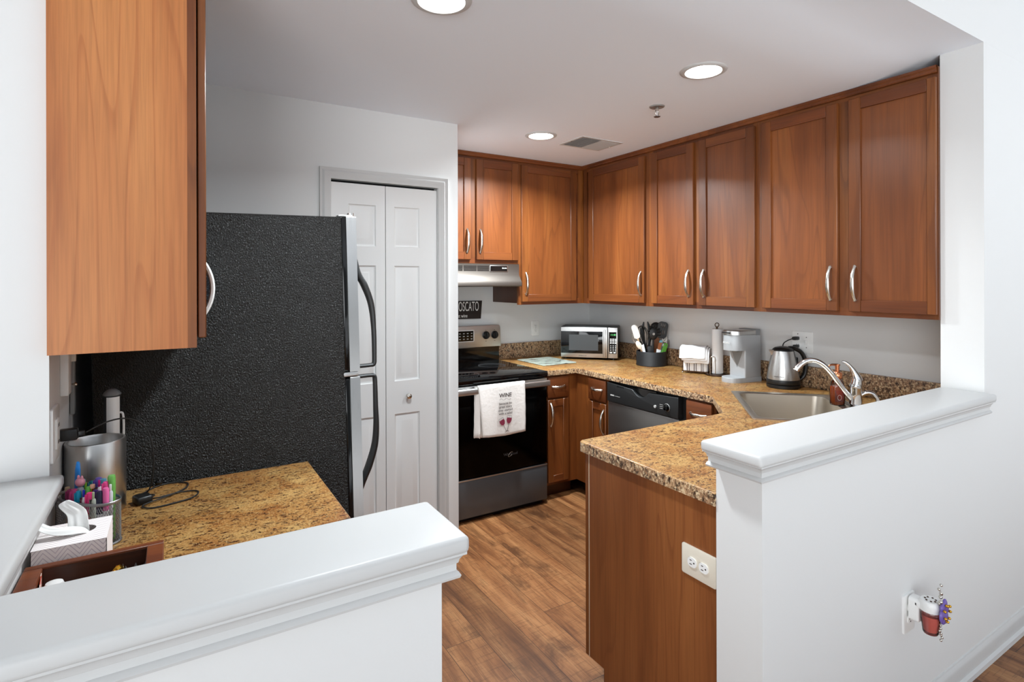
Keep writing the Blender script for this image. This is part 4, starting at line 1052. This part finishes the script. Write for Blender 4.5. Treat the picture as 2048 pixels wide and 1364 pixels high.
# ---- pen holder
OC = Vector((-3.288, -2.136, .914)); OU = Vector((.632, -.775, 0)); ON = Vector((.775, .632, 0))
t = thing('pen_holder', 'grey wire-mesh oval holder crammed with pens', 'pen holder', OC, math.atan2(-.775, .632))
def sup(k, n, a=.092, b=.036, e=2.6):
    th = 2 * math.pi * k / n; c, s_ = math.cos(th), math.sin(th)
    return (a * math.copysign(abs(c) ** (2 / e), c), b * math.copysign(abs(s_) ** (2 / e), s_))
# even arc-length samples
raw = [sup(k, 2400) for k in range(2400)]
L_ = [0]
for i in range(1, 2401): L_.append(L_[-1] + math.dist(raw[i % 2400], raw[i - 1]))
def even(n):
    out, j = [], 0
    for k in range(n):
        tgt = L_[-1] * k / n
        while L_[j + 1] < tgt: j += 1
        out.append(raw[j % 2400])
    return out
b = bmesh.new(); NP, NR = 84, 16; ev = even(NP * 2); grid = {}
for r_ in range(NR + 1):
    for k in range(NP * 2):
        if (k + r_) % 2 == 0: grid[r_, k] = b.verts.new((ev[k][0], ev[k][1], .004 + .093 * r_ / NR))
for r_ in range(NR - 1):
    for k in range(NP * 2):
        if (k + r_) % 2 == 0:
            b.faces.new((grid[r_, k], grid[r_ + 1, (k + 1) % (NP * 2)], grid[r_ + 2, k], grid[r_ + 1, k - 1 if k else NP * 2 - 1]))
mb = MB(); mb.bm = b
o = mb.build('mesh_wall', 'wire_grey', t, smooth=False)
wf = o.modifiers.new('w', 'WIREFRAME'); wf.thickness = .0010; wf.use_replace = True
MB().tube([(x, y, .0985) for x, y in even(90)], .0030, n=8, closed=True, flat=(1.2, .6)).build('rim', 'wire_grey', t)
MB().tube([(x, y, .003) for x, y in even(90)], .0026, n=8, closed=True).build('base_ring', 'wire_grey', t)
MB().prism(even(70), .0005, .003).build('bottom', 'steel_dark', t)

def pen(label, u, v, ztop, kind, c1, c2=None, r=.0052, lu=0.0, lv=0.0):
    c2 = c2 or c1; h = ztop - .9185
    p = OC + OU * u * .76 + ON * v * .78; p.z = .9185
    o = thing('pen' if kind not in ('marker', 'flat', 'pencil') else {'marker': 'marker', 'flat': 'letter_opener', 'pencil': 'pencil'}[kind], label, {'marker': 'marker', 'flat': 'letter opener', 'pencil': 'pencil'}.get(kind, 'pen'), p, math.atan2(-.775, .632), 'pens in the mesh holder')
    o.rotation_euler = (R(lv), R(lu), math.atan2(-.775, .632))
    A, B = color(c1, .3), color(c2, .3)
    if kind == 'cap':
        MB().cyl((0, 0, 0), (0, 0, h - .045), r * .92, n=14).build('barrel', B, o)
        cp_ = MB().lathe([(r * 1.12, h - .048), (r * 1.15, h - .01), (r * .95, h - .002), (0, h)], n=16).build('cap', A, o)
        MB().box(-.0015, -r * 1.15 - .003, h - .042, .0015, -r * 1.15 - .001, h - .004).box(-.0015, -r * 1.15 - .002, h - .010, .0015, -r, h - .004).build('clip', A, cp_)
    elif kind == 'click':
        MB().lathe([(0, 0), (r * .5, .002), (r, .012), (r, h - .020), (r * .72, h - .016), (0, h - .016)], n=16).build('barrel', B, o)
        MB().cyl((0, 0, h - .018), (0, 0, h), r * .48, n=12, bev=.001).build('clicker', A, o)
        MB().box(-.0016, -r - .003, h - .055, .0016, -r - .0012, h - .016).box(-.0016, -r - .003, h - .021, .0016, 0, h - .016).build('clip', 'nickel', o)
    elif kind == 'marker':
        MB().cyl((0, 0, 0), (0, 0, h - .05), r, n=18, bev=.001).build('barrel', B, o)
        MB().lathe([(r * 1.05, h - .052), (r * 1.05, h - .004), (r * .85, h), (0, h)], n=18).build('cap', A, o)
    elif kind == 'pencil':
        MB().cyl((0, 0, 0), (0, 0, h - .016), .0036, n=6).build('barrel', B, o)
        MB().cyl((0, 0, h - .018), (0, 0, h - .010), .0038, n=12).build('ferrule', 'gold', o)
        MB().cyl((0, 0, h - .010), (0, 0, h), .0052, n=12, bev=.0015).build('eraser', A, o)
    elif kind == 'flat':
        MB().prism([(-.0085, 0), (.0085, 0), (.0085, h - .02), (.006, h - .004), (.003, h), (-.001, h), (-.0065, h - .02)], -.002, .002, mat=FRONT, bev=.0008).build('blade', A, o)
    elif kind == 'topper':
        MB().cyl((0, 0, 0), (0, 0, h - .040), .0062, n=16).build('barrel', B, o)
        MB().lathe([(.0065, h - .060), (.0085, h - .045), (.0075, h - .028), (.004, h - .024)], n=16).build('collar', color('#a9b0b8', .2), o)
        MB().sphere((0, 0, h - .013), .0115, (1.1, .8, .95), n=20).sphere((-.006, 0, h - .002), .004, (.8, .7, 1.4)).sphere((.006, 0, h - .002), .004, (.8, .7, 1.4)).build('topper', A, o)
    return o
pen('long flat blue letter opener standing tallest in the pen holder', -.056, .0, 1.095, 'flat', '#1583d8', lu=2)
pen('pen with a pink eared topper next to the blue letter opener', -.028, -.005, 1.061, 'topper', '#f4a3b4', '#2d3a52')
pen('tan pencil stub at the far left of the pen holder', -.080, -.010, 1.033, 'pencil', '#cfae8c', '#c79a62')
pen('dark pink pen at the left of the mesh holder', -.052, -.020, 1.034, 'cap', '#b64a7c', '#8d2f57', .006)
pen('rose pink pen in front of the blue letter opener', -.018, -.029, 1.040, 'cap', '#d14b86', '#b8324a', .006)
pen('small cyan capped pen below the pink eared topper', .004, -.030, 1.038, 'cap', '#22a7cf', '#1b6f8f')
pen('white pen with a deep blue cap in the front row', .028, -.030, 1.041, 'click', '#1e2fc0', '#f2f2f4')
pen('white pen with a green spotted top in the middle', .030, -.018, 1.046, 'marker', '#6fbf54', '#f1f3f0')
pen('hot pink highlighter in the front row of the holder', .053, -.030, 1.039, 'cap', '#ec3f87', '#c8302c', .0058)
pen('purple pencil with a peach eraser', .036, -.010, 1.050, 'pencil', '#edb79a', '#7d3f93')
pen('silver and pale green click pen in the front row', .069, -.029, 1.040, 'click', '#b9c59c', '#c9cfbf')
pen('purple click pen with a chrome clip in the middle', .016, .008, 1.052, 'click', '#5b2d96', '#5b2d96')
pen('violet capped pen at the back of the holder', .018, .020, 1.058, 'cap', '#7a62bd', '#5b4a99', .0066)
pen('white pen with a magenta clicker right of centre', .051, .0, 1.059, 'click', '#c2187f', '#f3f3f5')
pen('pale blue glitter pen at the back of the holder', .038, .020, 1.057, 'cap', '#5d9cb8', '#3f7893', .0068)
pen('navy and white pen at the right front', .092, -.026, 1.043, 'marker', '#141b3c', '#e9edf2', .0064)
pen('white pen with a pink collar at the right front', .103, -.015, 1.049, 'marker', '#e66aa6', '#eef0f4', .006)
pen('pink capped pen beside the green marker', .080, .0, 1.059, 'cap', '#ef4f95', '#a81f58')
pen('thick green marker at the right end of the holder', .086, .014, 1.070, 'marker', '#69ad4f', '#5c9e45', .0075)
pen('silver and white click pen at the right end', .104, -.002, 1.054, 'click', '#e3e5e8', '#cfd2d6')
pen('teal capped pen at the back left of the holder', -.030, .029, 1.043, 'cap', '#157a8c', '#126170')
pen('short teal pen behind the pink eared topper', -.060, .024, 1.046, 'cap', '#1e9aa6', '#136e78')
pen('lime green pen right behind the pink eared topper', -.030, .012, 1.043, 'click', '#93cf3c', '#6cae2e')
pen('dark purple pen in the middle of the holder', .052, -.012, 1.040, 'cap', '#41246f', '#301a55')

# ---- tissue box
t = thing('tissue_box', 'pale tissue box with a chevron print behind the wooden tray', 'tissue box', (-3.2885, -2.350, .914), 0)
a2, b2, h = .0600, .0635, .096
b = bmesh.new()
hole = [(.034 * math.cos(R(a)) + .002, .026 * math.sin(R(a)) + .010) for a in range(0, 360, 15)]
mb = MB().prism([(-a2, -b2), (a2, -b2), (a2, b2), (-a2, b2)], h - .0012, h, holes=[hole])
mb.box(-a2, -b2, 0, a2, -b2 + .0012, h - .001).box(-a2, b2 - .0012, 0, a2, b2, h - .001).box(-a2, -b2, 0, -a2 + .0012, b2, h - .001).box(a2 - .0012, -b2, 0, a2, b2, h - .001).box(-a2, -b2, 0, a2, b2, .001)
mb.build('carton', 'tissue_box', t)
def tissue(pts_rows, thick=.0012):
    o = MB().rings(pts_rows).build('tissue', 'tissue_white', t, ang=80)
    s_ = o.modifiers.new('s', 'SUBSURF'); s_.levels = 2; s_.render_levels = 2
    o.modifiers.new('t', 'SOLIDIFY').thickness = thick
    return o
rnd = random.Random(3)
def row(p0, p1, n, amp, lift=0):
    p0, p1 = Vector(p0), Vector(p1); d = (p1 - p0); nn = Vector((-d.y, d.x, 0)).normalized(); out = []; e = 0
    for i in range(n + 1):
        e = .45 * e + rnd.uniform(-1, 1)
        out.append(tuple(p0 + d * (i / n) + nn * amp * e + Vector((0, 0, lift * math.sin(math.pi * i / n) + amp * .6 * rnd.uniform(-1, 1)))))
    return out
# upright sheet: a crumpled leaf of paper rising from the slot and leaning to the left
tissue([row((-.004, .004, h - .030), (.026, .010, h - .030), 7, .004), row((-.012, .006, h - .002), (.024, .010, h - .002), 7, .005),
        row((-.012, .010, h + .014), (.022, .014, h + .014), 7, .005), row((-.012, .014, h + .030), (.020, .018, h + .030), 7, .004),
        row((-.020, .016, h + .044), (.016, .022, h + .040), 7, .004), row((-.030, .014, h + .054), (-.002, .022, h + .056), 7, .003), row((-.024, .016, h + .060), (-.012, .020, h + .064), 7, .002)])
# second sheet lying across the top and hooking up over the ledge at the left
tissue([row((.030, -.008, h - .012), (.026, .012, h - .012), 8, .003), row((.024, -.018, h + .003), (.018, .008, h + .005), 8, .003, .003),
        row((.004, -.026, h + .006), (.002, .004, h + .012), 8, .004, .007), row((-.018, -.030, h + .007), (-.016, .000, h + .014), 8, .004, .008),
        row((-.038, -.024, h + .010), (-.034, .002, h + .018), 8, .004, .006), row((-.050, -.020, h + .020), (-.044, .002, h + .024), 8, .003, .003), row((-.068, -.020, h + .040), (-.060, .000, h + .038), 8, .004), row((-.086, -.024, h + .058), (-.080, -.006, h + .056), 8, .003), row((-.100, -.024, h + .068), (-.094, -.014, h + .066), 8, .002)])

# ---- wooden tray
t = thing('wooden_tray', 'open brown wooden tray between tissue box and half wall', 'tray', (-3.2425, -2.57, .914), 0)
X0, X1, Yb, Yf, Hh = -.1125, .1125, .150, -.165, .071
mb = MB().box(X0, Yb - .018, 0, X1, Yb, Hh, bev=.0015, seg=1).box(X0, Yf, 0, X1, Yf + .018, Hh, bev=.0015, seg=1)
mb.box(X0, Yf + .018, 0, X0 + .029, Yb - .018, Hh, bev=.0015, seg=1).box(X1 - .029, Yf + .018, 0, X1, Yb - .018, Hh, bev=.0015, seg=1)
mb.build('rim', 'tray_wood', t)
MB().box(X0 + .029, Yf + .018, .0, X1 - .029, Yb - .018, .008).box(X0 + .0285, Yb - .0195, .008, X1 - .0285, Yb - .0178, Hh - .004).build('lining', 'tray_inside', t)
t = thing('striped_card', 'red and white striped card leaning in the left end of the wooden tray', 'card', (-3.3255, -2.450, .9225), 0)
MB().prism([(-.0, 0), (.075, 0), (.075, .040), (.035, .052), (.0, .058)], 0, .0012, mat=Matrix.Rotation(R(-84), 4, 'Z') @ FRONT).build('sheet', 'striped_card', t)
t = thing('bottle_cap', 'round white cap in the wooden tray beside the striped card', 'cap', (-3.302, -2.484, .9225), 0)
MB().lathe([(0, 0), (.016, 0), (.017, .003), (.0165, .040), (.013, .049), (0, .053)], n=28).build('cap_body', 'outlet_white', t)
t = thing('ruler', 'tan wooden ruler standing on edge across the wooden tray', 'ruler', (-3.25, -2.515, .9225), 0)
MB().box(-.062, .009, 0, .050, .014, .0455, bev=.001).build('ruler_body', color('#c98f5e', .5), t)
t = thing('pen', 'gold-tipped pen lying in the wooden tray', 'pen', (-3.209, -2.472, .950), R(0))
MB().cyl((-.045, -.055, -.004), (.0, .0, .012), .005, .0055, n=16).build('barrel', 'gold', t)
MB().lathe([(0, -.006), (.007, -.004), (.0085, .003), (.006, .008), (0, .009)], n=18, mat=Matrix.Translation((.002, .001, .013)) @ Matrix.Rotation(R(55), 4, 'Y')).build('tip', 'gold', t)
t = thing('plastic_wrapper', 'crumpled clear plastic wrapper at the right end of the wooden tray', 'wrapper', (-3.178, -2.472, .9225), 0)
rs = [[(-.022 + .044 * i / 8, -.03 + .06 * j / 8, .022 + .010 * math.sin(i * 1.7 + j) + .008 * math.cos(j * 2.3 - i)) for i in range(9)] for j in range(9)]
MB().rings(rs).build('film', color('#6a6664', .08), t, smooth=False)
